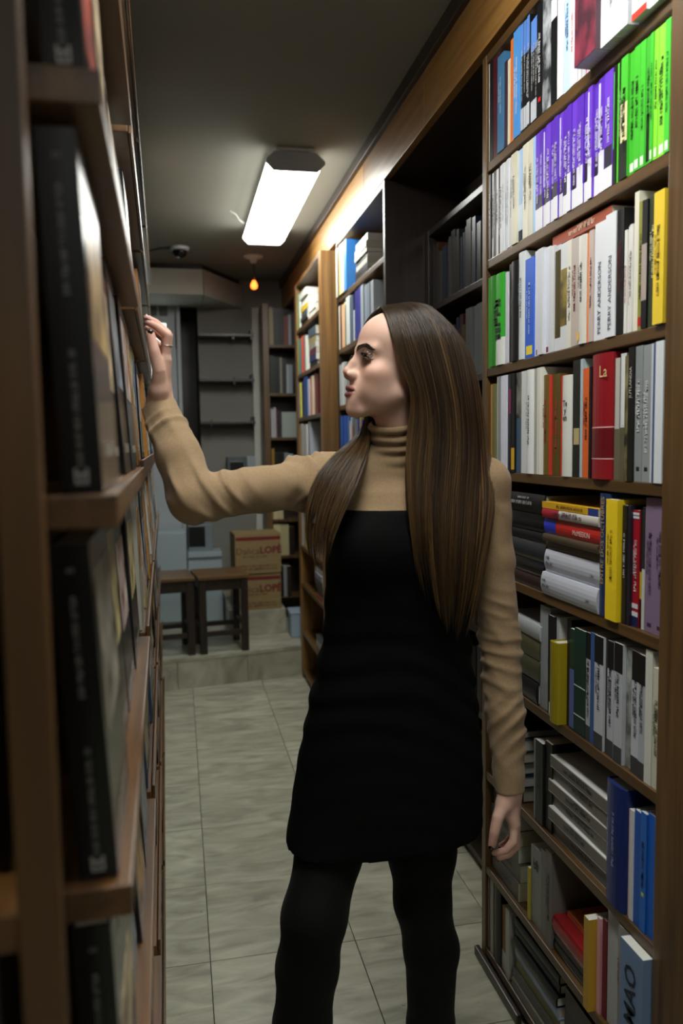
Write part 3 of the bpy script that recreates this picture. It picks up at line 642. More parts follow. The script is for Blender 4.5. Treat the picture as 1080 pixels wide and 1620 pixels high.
def cover_mesh(T, H, D, hard):
    k = (round(T, 4), round(H, 3), round(D, 3), hard)
    if k in COVERS: return COVERS[k]
    c = 0.0024 if hard else 0.0007
    T2 = max(T, 4*c)
    out = spine_profile(T2, D, hard)
    inn = []
    n = len(out)
    for i, (x, y) in enumerate(out):
        if i in (0, n-1): inn.append((x, y-math.copysign(c, y)))
        else: inn.append((max(x, 0)+c if hard else c, y-math.copysign(min(c, abs(y)), y) if abs(y) > c else y))
    v = []; f = []
    for z in (0, H):
        v += [(x, y, z) for x, y in out]+[(x, y, z) for x, y in inn]
    N = 2*n
    for i in range(n-1):
        f.append((i, N+i, N+i+1, i+1)); f.append((n+i, n+i+1, N+n+i+1, N+n+i))
        f.append((N+i, N+n+i, N+n+i+1, N+i+1)); f.append((i, i+1, n+i+1, n+i))
    f.append((0, n, N+n, N)); f.append((n-1, N+n-1, N+2*n-1, 2*n-1))
    me = pyd('cover', v, f); COVERS[k] = me
    return me
PAGES = {}
def page_mesh(T, H, D, hard):
    k = (round(T, 4), round(H, 3), round(D, 3), hard)
    if k in PAGES: return PAGES[k]
    c = 0.0026 if hard else 0.0008; i = 0.003 if hard else 0.0004
    h = max(T/2-c, 0.0006)
    me = boxmesh('page_block', [((c, -h, i), (D-i-0.0004, h, H-i))]); PAGES[k] = me
    return me
NB = [0]
def book(label, loc, T, H, D, col, o=None, group=None, rot=(0, 0, 0), name='book', detail=True, parts=True):
    """standing book: spine faces local -X, thickness along Y"""
    o = o or {}; hard = bool(o.get('hard')); NB[0] += 1
    rough = o.get('r', 0.36)
    r = empty(name, loc, rot); tag(r, label, 'book', group)
    def withmat(nm, me, m):
        me2 = me.copy(); me2.materials.clear(); me2.materials.append(m); return link(nm, me2, None, r)
    withmat('cover', cover_mesh(T, H, D, hard), cmat(col, rough))
    withmat('page_block', page_mesh(T, H, D, hard), M_PAGEW if NB[0] % 3 else M_PAGES)
    if not detail: return r
    bul = 0.10*T if hard else 0.0
    for bd in o.get('b', []):
        f0, f1, hx = bd[:3]; wd = bd[3] if len(bd) > 3 else 1.0
        e = 0.00035+0.00012*o['b'].index(bd)
        if hard and wd > 0.9:
            p = spine_profile(T, D, True, e)[1:-1]
            n = len(p); v = [(x, y, H*f0) for x, y in p]+[(x, y, H*f1) for x, y in p]
            f = [(i, n+i, n+i+1, i+1) for i in range(n-1)]
            me = pyd('spine_band', v, f)
        else:
            off = 0.0 if wd > 0.35 else (T/2-T*wd/2-0.0004)
            me = boxmesh('spine_band', [((-bul-e, -T*wd/2+off, H*f0), (-bul, T*wd/2+off, H*f1))])
        link('spine_band', me, cmat(hx), r)
    if 'pic' in o:
        f0, f1 = o.get('pf', (0, 1))
        link('spine_picture', boxmesh('spine_picture', [((-bul-0.0004, -T*0.5, H*f0+0.0002), (-bul, T*0.5, H*f1-0.0002))]), picmat(*o['pic']), r)
    def put(me, R, z, y, m, nm='spine_title'):
        me = me.copy(); me.transform(R.to_4x4()); me.materials.clear(); me.materials.append(m)
        q = link(nm, me, None, r); q.location = (-bul-0.0010, y, z); return q
    if 't' in o:
        m = cmat(o['t'], 0.5); s = min(T*0.42, 0.008) if not o.get('big') else T*0.6
        L = H*(0.36+0.2*((NB[0]*37) % 10)/10); z = H*(0.5+0.12*(((NB[0]*53) % 10)/10-0.2))
        if s > 0.0025: put(glyph_mesh(L, s, NB[0] % 9), ROT_UP, z, 0, m)
        if T > 0.018: put(glyph_mesh(L*0.55, s*0.6, 20+NB[0] % 7), ROT_UP, z+0.01, T*0.27, m, 'spine_author')
    if 'txt' in o: put(text_mesh(o['txt'], min(T*0.62, 0.016)), ROT_UP if o['txt'] != 'JUTLANDIA' else ROT_UP, H*(0.36 if 'PERRY' in o['txt'] else 0.74 if 'JUT' in o['txt'] else 0.62), 0, cmat(o['tc']))
    if 'txtf' in o: put(text_mesh(o['txtf'], T*0.42), ROT_FLAT, H*0.85, -T*0.2, cmat(o['tc']))
    if 'txtb' in o: put(text_mesh(o['txtb'], T*0.7, 0.0006), ROT_UP, H*0.62, 0, cmat(o['tc']))
    if 'txt2' in o:
        for q, s in enumerate(o['txt2']): put(text_mesh(s, T*0.4, 0.0005), ROT_FLAT, H*(0.82-0.06*q), 0, cmat(o['tc']))
    if 'txt3' in o:
        for q, s in enumerate(o['txt3']): put(text_mesh(s, T*0.42, 0.0004), ROT_FLAT, H*(0.72-0.07*q), 0, cmat(o['tc']))
    return r
def stacked(label, x, yc, z, T, L, D, col, o=None, group=None, rz=0.0):
    """book lying flat, spine towards -X, length L along Y"""
    r = book(label, (0, 0, 0), T, L, D, col, o, group)
    # local z (height) -> -Y ; local y (thickness) -> +Z
    R = Matrix(((1, 0, 0), (0, 0, -1), (0, 1, 0))).to_4x4()
    r.matrix_world = Matrix.Translation((x, yc, z+T/2)) @ Matrix.Rotation(rz, 4, 'Z') @ Matrix.Translation((0, L/2, 0)) @ R
    return r

# ------------------------------------------------------------------ bookcases along the right
LEV = [2.145, 1.905, 1.632, 1.367, 1.103, 0.832, 0.552, 0.285, 0.05]
def case(name, label, X, y0, y1, levels, top, depth=0.30, st=0.025, z0=0.0, m_st=M_CASE, m_sh=M_SHELF, near_st=None, back=M_DARKZ):
    r = empty(name, (X, (y0+y1)/2, z0)); tag(r, label, 'bookcase', 'bookcases along the right wall')
    def pt(nm, lo, hi, m, bv=0.0015):
        o = box(nm, lo, hi, m, r, bv); o.matrix_parent_inverse = Matrix.Translation(-r.location); return o
    pt('upright', (X, y1-st, z0), (X+depth, y1, top), m_st); ns = near_st or st
    pt('upright', (X, y0, z0), (X+depth, y0+ns, top), m_st)
    pt('top_board', (X+0.001, y0+ns, top-0.022), (X+depth, y1-st, top), m_sh)
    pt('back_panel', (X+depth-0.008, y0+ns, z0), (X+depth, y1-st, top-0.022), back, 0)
    for z in levels:
        pt('shelf_board', (X+0.002, y0+ns, z-0.022), (X+depth-0.008, y1-st, z), m_sh, 0.002)
    return r
case('bookcase', 'tall wooden bookcase packed with colourful books beside the woman', 0.79, 1.10, 1.965, LEV, 2.41, near_st=0.072, st=0.026)
box_pl = box('plinth', (0.775, 1.70, 0.0), (0.79, 1.985, 0.028), M_DARKW, None, 0.004); tag(box_pl, 'dark rounded wooden plinth at the foot of the right bookcase', 'plinth')
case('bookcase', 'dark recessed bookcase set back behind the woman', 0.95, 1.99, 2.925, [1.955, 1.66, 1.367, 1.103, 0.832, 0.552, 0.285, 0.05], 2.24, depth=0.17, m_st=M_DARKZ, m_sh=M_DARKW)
case('bookcase', 'wooden bookcase under the fascia past the dark recess', 0.79, 2.935, 3.86, [2.155]+LEV[1:], 2.43, m_st=M_DARKZ)  # dark wood on these uprights stands in for shade on the side panel
case('bookcase', 'honey wood bookcase with broad side panel near the step', 0.72, 3.90, 4.80, [2.125, 1.86, 1.605, 1.367, 1.103, 0.832, 0.60, 0.30, 0.05], 2.40, depth=0.34, st=0.07, m_st=M_HONEY)
# a case facing the camera on the raised floor
r4 = empty('bookcase', (0.74, 5.6, 0.355)); tag(r4, 'narrow dark bookcase facing forward at the back beside the boxes', 'bookcase')
def p4(nm, lo, hi, m):
    o = box(nm, lo, hi, m, r4, 0.0015); o.matrix_parent_inverse = Matrix.Translation(-r4.location)
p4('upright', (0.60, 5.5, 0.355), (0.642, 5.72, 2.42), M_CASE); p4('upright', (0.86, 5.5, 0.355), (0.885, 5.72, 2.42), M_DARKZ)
p4('back_panel', (0.642, 5.71, 0.355), (0.86, 5.72, 2.42), M_DARKZ)
R4LEV = [2.14, 1.806, 1.498, 1.19, 0.92, 0.66, 0.36]
for z in R4LEV: p4('shelf_board', (0.642, 5.503, z-0.02 if z > 0.37 else z-0.004), (0.86, 5.71, z), M_SHELF)

ROWNAME = {'r1': 'top shelf', 'r2': 'purple and green shelf', 'r3': 'yellow-ended shelf', 'r4': 'thick red book shelf',
           'r5': 'mauve pair shelf', 'r6': 'mustard gold book shelf', 'r7': 'thick navy book shelf', 'r8': 'MAO book shelf', 'r9': 'bottom shelf'}
rnd = random.Random(3)
for key, (z, items) in ROWS.items():
    cnt = {}
    for it in items: cnt[it[4]] = cnt.get(it[4], 0)+1
    seen = {}
    for (ya, yb, H, hx, d, o) in items:
        T = (ya-yb)-0.0006; k = seen.get(d, 0); seen[d] = k+1
        if cnt[d] > 1: lab = '%s book, %s such from the left on the %s' % (d, ordinal(k), ROWNAME[key])
        else: lab = '%s book on the %s of the right bookcase' % (d, ROWNAME[key])
        if len(lab.split()) > 16: lab = '%s book on the %s' % (d, ROWNAME[key])
        D = rnd.uniform(0.13, 0.16) if H < 0.2 else rnd.uniform(0.145, 0.175)
        hgt = H if cnt[d] > 2 else H
        x = 0.79+o.get('o', rnd.uniform(0.0, 0.006) if z > 1.3 else rnd.uniform(0.004, 0.014))
        ov = dict(o)
        if T > 0.03 and 'hard' not in ov and rnd.random() < 0.4: ov['hard'] = 1
        book(lab, (x, (ya+yb)/2, z+0.0005), T, hgt, D, hx, ov, 'standing books on the %s' % ROWNAME[key])
# the book lying on top of the white ones, third shelf
def z_of_row(key, ya, yb):
    z, items = ROWS[key]; return z+max([H for (a, b, H, *_r) in items if b < ya and a > yb])
stacked('terracotta book lying flat on top of the white books, yellow-ended shelf', 0.80, 1.475, z_of_row('r3', 1.57, 1.40)+0.002, 0.022, 0.235, 0.15, '#9a4a34', dict(t='#e0c8b0'), 'books lying on other books')
# lying stacks
def pile(x, yc, z, L, D, lst, group, where):
    n = len(lst)
    for i, (T, hx, d, o) in enumerate(lst):          # bottom to top
        oo = dict(o); lab = '%s book lying in %s, %s' % (d, where, ('bottom' if i == 0 else 'top' if i == n-1 else ordinal(i)+' from bottom'))
        stacked(lab, x+rnd.uniform(-0.004, 0.008)+oo.pop('dx', 0), yc+oo.pop('dy', rnd.uniform(-0.006, 0.006)), z+0.0004, T, L*oo.pop('l', 1), D, hx, oo, group, rnd.uniform(-0.02, 0.02)); z += T+0.0006
K = '#141417'; HB = dict(hard=1)
pile(0.795, 1.72, 1.103, 0.225, 0.15, [(0.030, '#2c1a18', 'dark red-brown', HB), (0.034, K, 'glossy black', dict(hard=1, r=0.15)), (0.043, '#2e3238', 'slate grey', dict(hard=1, r=0.2)), (0.022, K, 'black', HB), (0.042, K, 'thick black', dict(hard=1, r=0.2)), (0.044, '#17181c', 'thick black lettered', dict(hard=1, t='#c8c8c8'))], 'dark books piled behind the arm', 'the dark pile behind the upper sleeve')
def mcm(): return dict(hard=1, b=[(0, 0.23, '#2a3ac0')], tc='#e8d8c8')
pile(0.79, 1.485, 1.103, 0.235, 0.16, [(0.050, '#b9bcc8', 'silver', dict(hard=1, r=0.25)), (0.050, '#b9bcc8', 'silver', dict(hard=1, r=0.25)), (0.017, '#5a4a34', 'brown', HB), (0.017, '#4e4030', 'dark brown', HB), (0.034, '#c22c28', 'red and blue lettered McMEEKIN', mcm()), (0.020, '#c8c4bc', 'white and red', dict(hard=1, b=[(0, 0.32, '#a02030')], t='#503048')), (0.014, '#d0a020', 'yellow', dict(t='#6a4010', b=[(0.84, 1, '#2a3a80')]))], 'books piled beside the navy book', 'the pile beside navy book')
for o in list(bpy.data.objects):
    lb = o.get('label', '')
    if 'McMEEKIN' in lb:
        for s, sz, zz, yy in (('McMEEKIN', 0.015, 0.70, -0.004),):
            me = text_mesh(s, sz).copy(); me.transform(ROT_UP.to_4x4()); me.materials.clear(); me.materials.append(cmat('#e8d8c8')); 
            q = link('spine_title', me, None, o); q.location = (-0.0034-0.0012, yy, 0.235*zz)
    if lb.startswith('silver book lying') or 'silver' in lb and 'lying' in lb:
        for zz, L in ((0.08, 0.02), (0.115, 0.035), (0.87, 0.018)):
            me = glyph_mesh(L, 0.006, int(zz*10)).copy(); me.transform(ROT_UP.to_4x4()); me.materials.append(cmat('#2c2e36')); q = link('spine_title', me, None, o); q.location = (-0.005-0.0012, 0.008*(1 if zz < 0.1 else -0.6), 0.235*zz)
pile(0.80, 1.735, 0.832, 0.20, 0.15, [(0.05, '#1a1a1c', 'black and white', dict(hard=1, b=[(0.2, 0.5, '#d0d0d0')])), (0.05, '#4a4a34', 'olive', HB), (0.05, '#545238', 'olive grey', HB), (0.035, '#a8acb0', 'silver', dict(hard=1, r=0.25))], 'books piled beside the tall silver book', 'the pile behind the lower sleeve')
pile(0.80, 1.828, 0.552, 0.19, 0.15, [(0.04, '#2a1c1c', 'dark brown', HB), (0.03, '#1c2838', 'dark blue', HB), (0.03, '#22303c', 'slate blue', HB), (0.03, '#2a2c2e', 'charcoal', HB), (0.03, '#50525a', 'grey', HB), (0.02, K, 'black', HB)], 'books piled behind the hand', 'the pile behind the hanging hand')
GT = dict(t='#3c3832'); GW = dict(t='#36322e', b=[(0.004, 0.996, '#6e6a64', 0.84)])
pile(0.80, 1.465, 0.552, 0.243, 0.165, [(0.038, '#cdcdc8', 'grey-brown lettered', GW), (0.03, '#cdcdc8', 'grey lettered', GW), (0.03, '#cdcdc8', 'grey lettered', GW), (0.028, '#cdcdc8', 'grey lettered', GW), (0.03, '#cdcdc8', 'grey lettered', GW), (0.028, '#cdcdc8', 'grey white-covered', GW)], 'lettered grey books piled beside the navy book', 'the grey pile')
pile(0.80, 1.842, 0.285, 0.168, 0.16, [(0.05, '#4c4842', 'brown-grey', GT), (0.045, '#55514a', 'brown-grey', GT), (0.045, '#5a564e', 'brown-grey', GT), (0.04, '#4c4944', 'brown-grey', GT), (0.04, '#504c46', 'brown-grey', GT)], 'brown-grey books piled low behind the hand', 'the low pile under the hanging hand')
pile(0.80, 1.482, 0.285, 0.172, 0.16, [(0.028, K, 'black', dict(hard=1, r=0.25)), (0.012, '#241812', 'dark brown', {}), (0.042, '#8e2224', 'glossy red', dict(hard=1, r=0.2)), (0.012, '#d8784a', 'orange', dict(dx=0.03, l=0.9))], 'red and orange pile low on the right', 'the red and orange pile')
pile(0.80, 1.66, 0.05, 0.23, 0.16, [(0.025, '#6a675c', 'beige', {}), (0.025, '#4a4a44', 'grey', {}), (0.03, '#6a6a30', 'olive', {}), (0.03, '#8a9cb4', 'silvery blue', dict(hard=1, r=0.2)), (0.025, K, 'black', HB), (0.025, '#1c1c1e', 'black', HB), (0.025, K, 'black', HB)], 'dark books piled on the bottom shelf', 'the dark pile on the bottom shelf')
pile(0.80, 1.40, 0.05, 0.23, 0.16, [(0.04, '#6a6458', 'beige', {}), (0.04, '#58544c', 'grey', {}), (0.05, '#1c1c1e', 'black', {}), (0.05, '#3a2a20', 'brown', {})], 'books piled at the right end of the bottom shelf', 'the pile at the bottom right')
for lb, yy in (('pale yellow-edged book', 1.74),): pass

# ------------------------------------------------------------------ far bookcases: mixed rows
STUFF = {}
def packed(key, X, y_hi, y_lo, z, hmax, specs, depth):
    """rows that are hidden or too dark to tell apart: joined into one object per bookcase"""
    L = STUFF.setdefault(key, []); y = y_hi
    for (T, hx, d, hf) in specs:
        if y-T < y_lo: break
        x = X+rnd.uniform(0.002, 0.012); L.append(((x, y-T+0.0004, z+0.0004), (x+depth, y-0.0004, z+hmax*hf), hx)); y -= T
def mixed(X, y_hi, y_lo, z, hmax, specs, where, group, depth=0.15, detail=False):
    """specs: list of (width, hex, name, height fraction) from the left (far end)"""
    y = y_hi; n = {}
    for (T, hx, d, hf) in specs:
        if y-T < y_lo: break
        k = n.get(d, 0); n[d] = k+1
        lab = '%s book%s on %s' % (d, '' if sum(1 for s in specs if s[2] == d) < 2 else ' number %d from the left' % (k+1), where)
        if sum(1 for s in specs if s[2] == d) > 1: lab = '%s book, %s such on %s' % (d, ordinal(k), where)
        book(lab, (X+rnd.uniform(0.002, 0.012), y-T/2, z+0.0004), T-0.0006, hmax*hf, depth, hx, {'t': '#c8c8c0'} if detail and rnd.random() < 0.6 else {}, group, detail=detail)
        y -= T
PAL = [('#c8c8c4', 'white'), ('#2a3a8a', 'dark blue'), ('#3a6aa8', 'blue'), ('#141417', 'black'), ('#d8c8a0', 'cream'), ('#8a2a24', 'red'), ('#6a6e72', 'grey'), ('#4a5a4a', 'green-grey'), ('#c87a38', 'orange'), ('#9aa4b0', 'pale blue-grey'), ('#5a4028', 'brown'), ('#b8a048', 'yellow')]
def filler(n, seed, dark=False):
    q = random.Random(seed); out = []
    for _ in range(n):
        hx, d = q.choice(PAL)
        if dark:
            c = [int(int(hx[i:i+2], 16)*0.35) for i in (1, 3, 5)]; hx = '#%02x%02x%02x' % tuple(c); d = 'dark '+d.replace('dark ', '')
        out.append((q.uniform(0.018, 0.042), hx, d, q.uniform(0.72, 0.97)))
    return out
# third case (past the recess)
X2 = 0.79; G2 = 'books in the bookcase past the recess'
mixed(X2-0.01, 3.83, 3.55, 2.155, 0.235, [(0.035, '#d4d4cc', 'white', 0.98), (0.03, '#1a2240', 'navy', 0.95), (0.05, '#e0c878', 'pale yellow', 0.98), (0.055, '#e0d8b8', 'ivory', 0.96), (0.05, '#3a86d8', 'bright blue', 0.97)], 'the top shelf past the recess', G2, 0.2)
pile(X2+0.004, 3.36, 2.155, 0.22, 0.16, [(0.022, '#1c1c20', 'black', {}), (0.02, '#26262a', 'charcoal', {}), (0.022, '#b8b8b0', 'pale grey', {}), (0.02, '#2c2c2c', 'dark grey', {}), (0.018, '#c8c8b8', 'ivory', {}), (0.026, '#d0d0c8', 'white', {}), (0.03, '#8a8a86', 'grey', {})], 'books piled on the top shelf past the recess', 'the top pile past the recess')
mixed(X2, 3.83, 2.97, 1.905, 0.225, [(0.03, '#d8d0c0', 'ivory', 0.93), (0.04, '#16161a', 'black', 0.93), (0.045, '#e0a884', 'peach', 0.9), (0.03, '#d8c89c', 'cream', 0.92), (0.03, '#202422', 'dark grey', 0.85), (0.08, '#c4ccc8', 'pale grey', 0.97), (0.07, '#4a5a70', 'slate blue', 0.92), (0.02, '#d0d4d8', 'thin white', 0.6), (0.08, '#2a3080', 'dark blue', 0.95), (0.05, '#343a94', 'indigo', 0.95), (0.05, '#aab4c0', 'pale blue-grey', 0.95), (0.05, '#9aa8b8', 'blue-grey', 0.9), (0.05, '#8a98a8', 'steel grey', 0.9), (0.05, '#b8c0c8', 'silver', 0.9)], 'the second shelf past the recess', G2)
mixed(X2, 3.83, 3.6, 1.632, 0.22, [(0.05, '#b4bcc0', 'pale grey', 0.9), (0.05, '#c8ccc8', 'white', 0.93), (0.05, '#9aa4a8', 'grey', 0.9)], 'the third shelf past the recess', G2)
packed('past the recess', X2, 3.675, 2.97, 1.632, 0.22, filler(24, 5), 0.15)
mixed(X2, 3.83, 3.6, 1.367, 0.22, [(0.06, '#2a5aa8', 'blue', 0.97), (0.06, '#2c5cac', 'bright blue', 0.97), (0.06, '#2a56a0', 'deep blue', 0.96)], 'the fourth shelf past the recess', G2)
packed('past the recess', X2, 3.64, 2.97, 1.367, 0.22, filler(22, 6), 0.15)
for i, z in enumerate(LEV[4:8]):
    packed('past the recess', X2, 3.83, 2.97, z, 0.22, filler(28, 11+i), 0.15)
# fourth case (honey side panel)
X3 = 0.72; G3 = 'books in the honey wood bookcase'
mixed(X3+0.002, 4.73, 4.64, 2.125, 0.22, [(0.03, '#3a9a48', 'green', 0.95), (0.03, '#d4d4d0', 'white', 0.93)], 'the top shelf of the honey bookcase', G3)
pile(X3+0.006, 4.50, 2.125, 0.22, 0.17, [(0.025, '#20201e', 'black', {}), (0.025, '#33312c', 'dark grey', {}), (0.03, '#4a5660', 'slate', {}), (0.03, '#d8b830', 'yellow', {}), (0.04, '#d8d8d0', 'white', {}), (0.04, '#c8c8c0', 'pale grey', {})], 'books piled on the top shelf of the honey bookcase', 'the pile on top honey shelf')
pile(X3+0.006, 4.20, 2.125, 0.22, 0.17, [(0.03, '#c8c8c0', 'pale grey', {}), (0.03, '#d4d4ca', 'ivory', {}), (0.035, '#d8d8d0', 'white', {}), (0.03, '#c4c0b4', 'beige', {})], 'books piled on the top shelf of the honey bookcase', 'the near pile on top honey shelf')
mixed(X3+0.002, 4.73, 4.38, 1.86, 0.22, [(0.03, '#4a9a4a', 'green', 0.95), (0.06, '#8aa0a0', 'pale teal', 0.93), (0.05, '#7a9090', 'grey-teal', 0.93), (0.04, '#c84a28', 'orange-red', 0.95), (0.05, '#30406a', 'dark blue', 0.96), (0.05, '#c8ccc0', 'white', 0.92)], 'the second shelf of the honey bookcase', G3)
pile(X3+0.006, 4.22, 1.86, 0.22, 0.17, [(0.03, '#141416', 'black', {}), (0.035, '#1c2456', 'navy', {}), (0.03, '#5a2030', 'maroon', {}), (0.03, '#8a8478', 'grey', {}), (0.035, '#8a7c54', 'khaki', {}), (0.045, '#44505a', 'slate', {})], 'books piled on the second shelf of the honey bookcase', 'the pile on the second honey shelf')
mixed(X3+0.002, 4.73, 3.98, 1.605, 0.23, [(0.03, '#2a4a98', 'blue', 0.93), (0.06, '#e0d848', 'yellow', 0.9), (0.04, '#2a3a7a', 'dark blue', 0.9), (0.08, '#1a1a1c', 'black speckled', 0.92), (0.06, '#28509a', 'medium blue', 0.97), (0.06, '#2a4484', 'deep blue', 0.97), (0.05, '#a8b8cc', 'pale blue', 0.88), (0.07, '#d05a24', 'orange', 0.92), (0.06, '#d8ccb0', 'cream', 0.92), (0.07, '#7a2420', 'dark red', 0.95), (0.06, '#5a1c1c', 'maroon', 0.9)], 'the third shelf of the honey bookcase', G3)
mixed(X3+0.002, 4.73, 3.98, 1.367, 0.21, [(0.05, '#2a1c1a', 'dark brown', 0.8), (0.1, '#c4c0b0', 'thick ivory', 0.95), (0.09, '#b8b8b4', 'pale grey', 0.9), (0.06, '#d8dce0', 'white', 0.92), (0.03, '#702020', 'dark red', 0.9), (0.06, '#a8b0b8', 'silver', 0.97)], 'the fourth shelf of the honey bookcase', G3)
packed('in the honey bookcase', X3+0.002, 4.73, 3.98, 1.103, 0.21, filler(26, 31), 0.15)
mixed(X3+0.002, 4.73, 3.98, 0.832, 0.21, [(0.04, '#b8bcc0', 'silver', 0.95), (0.04, '#a8acb0', 'grey-white', 0.9)], 'the sixth shelf of the honey bookcase', G3)
packed('in the honey bookcase', X3+0.002, 4.65, 3.98, 0.832, 0.21, filler(24, 32), 0.15)
pile(X3+0.006, 4.14, 0.60, 0.22, 0.16, [(0.02, '#7a3a2a', 'red-brown', {}), (0.03, '#3a3c48', 'slate', {}), (0.03, '#4a4c5c', 'grey-blue', {}), (0.03, '#44465a', 'dark grey-blue', {}), (0.03, '#8a86a0', 'lilac grey', {}), (0.03, '#c0c4bc', 'white', {})], 'books piled low in the honey bookcase', 'the low pile in the honey bookcase')
pile(X3+0.006, 4.13, 0.30, 0.22, 0.16, [(0.03, '#5a5c5e', 'grey', {}), (0.03, '#84868a', 'silver-grey', {}), (0.03, '#3a3c40', 'charcoal', {})], 'books piled at the bottom of the honey bookcase', 'the bottom pile in the honey bookcase')
# recess: dark books
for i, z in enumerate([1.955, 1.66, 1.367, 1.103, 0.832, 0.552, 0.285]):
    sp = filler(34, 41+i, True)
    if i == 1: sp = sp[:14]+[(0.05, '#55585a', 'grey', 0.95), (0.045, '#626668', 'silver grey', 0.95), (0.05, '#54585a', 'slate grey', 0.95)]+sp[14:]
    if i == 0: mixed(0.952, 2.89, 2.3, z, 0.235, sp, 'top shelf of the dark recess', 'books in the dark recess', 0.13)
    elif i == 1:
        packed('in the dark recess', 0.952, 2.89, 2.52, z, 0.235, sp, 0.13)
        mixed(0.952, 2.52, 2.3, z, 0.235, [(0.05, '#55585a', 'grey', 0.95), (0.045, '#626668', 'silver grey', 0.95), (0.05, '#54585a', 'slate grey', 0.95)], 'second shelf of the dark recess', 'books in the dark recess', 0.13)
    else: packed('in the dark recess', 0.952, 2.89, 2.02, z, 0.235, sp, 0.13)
for key, L in STUFF.items():
    cols = sorted(set(c for _, _, c in L)); v = []; f = []; mi = []
    for lo, hi, c in L:
        n = len(v); vv, ff = box_vf(lo, hi); v += vv; f += [tuple(i+n for i in q) for q in ff]; mi += [cols.index(c)]*6
    me = pyd('packed_books', v, f)
    for c in cols: me.materials.append(cmat(c))
    me.polygons.foreach_set('material_index', mi)
    tag(link('packed_books', me), 'rows of closely packed books %s' % key, 'books', kind='stuff')
# forward-facing narrow case
def front_row(z, specs, where):
    x = 0.648
    n = {}
    for (T, hx, d, H) in specs:
        k = n.get(d, 0); n[d] = k+1
        tot = sum(1 for s in specs if s[2] == d)
        lab = '%s book%s on %s of the narrow back bookcase' % (d, '' if tot < 2 else ', %s such' % ordinal(k), where)
        book(lab, (x+T/2, 5.515+rnd.uniform(0, 0.015), z+0.0004), T-0.0006, H, 0.15, hx, {}, 'books in the narrow back bookcase', rot=(0, 0, math.pi/2), detail=False); x += T
front_row(2.14, [(0.03, '#8a7c50', 'khaki', 0.26), (0.025, '#1a1a1c', 'black', 0.25), (0.05, '#121214', 'thick black', 0.25), (0.03, '#7a3a28', 'rust', 0.2), (0.02, '#98a0a8', 'silver', 0.21)], 'the top shelf')
front_row(1.806, [(0.03, '#16201a', 'dark green', 0.26), (0.04, '#101412', 'black', 0.25), (0.015, '#8a8474', 'thin beige', 0.25), (0.03, '#2a2c30', 'charcoal', 0.24), (0.015, '#a0a8b0', 'thin silver', 0.2), (0.03, '#889098', 'grey', 0.2)], 'the second shelf')
front_row(1.498, [(0.02, '#a8a8b4', 'lilac white', 0.2), (0.016, '#b0a8a8', 'thin pinkish', 0.21), (0.022, '#3a2430', 'plum', 0.19)], 'the third shelf')
for q in range(6):
    b_ = stacked('white-edged book in the back pile, %s from bottom' % ordinal(q), 0.712, 5.6, 1.4984+q*0.0295, 0.029, 0.16, 0.12, '#9aa49e', {}, 'white-edged books piled in the narrow bookcase')
    b_.matrix_world = Matrix.Translation((0.787, 5.52, 1.499+q*0.0295+0.0145)) @ Matrix.Rotation(math.pi/2, 4, 'Z') @ Matrix.Translation((0, 0.062, 0)) @ Matrix(((1, 0, 0), (0, 0, -1), (0, 1, 0))).to_4x4() @ Matrix.Scale(0.78, 4, Vector((0, 0, 1)))
front_row(1.19, [(0.018, '#9a7428', 'mustard', 0.23), (0.03, '#241a14', 'dark brown', 0.2), (0.04, '#161614', 'black', 0.2), (0.03, '#7c868c', 'grey', 0.2), (0.035, '#a4b0b6', 'pale grey', 0.19)], 'the fourth shelf')
front_row(0.92, [(0.03, '#c4b890', 'cream', 0.2), (0.045, '#b8ac84', 'ivory', 0.2), (0.03, '#2a2620', 'dark', 0.2)], 'the fifth shelf')
front_row(0.66, [(0.05, '#c4b98e', 'cream', 0.225), (0.06, '#b0a67e', 'thick ivory', 0.22), (0.04, '#241c14', 'dark brown', 0.2)], 'the sixth shelf')
front_row(0.36, [(0.02, '#5a1a24', 'maroon', 0.22), (0.045, '#121214', 'thick black', 0.23), (0.025, '#8a8c90', 'grey', 0.22), (0.03, '#30261c', 'brown', 0.22)], 'the bottom shelf')

# a patterned blue book glimpsed between the woman's back and her sleeve
book('dark blue patterned book glimpsed between the black dress and the sleeve', (0.925, 2.545, 0.8325), 0.10, 0.235, 0.012, '#141c30', dict(pic=('#0c1222', '#5a78a8')), None)
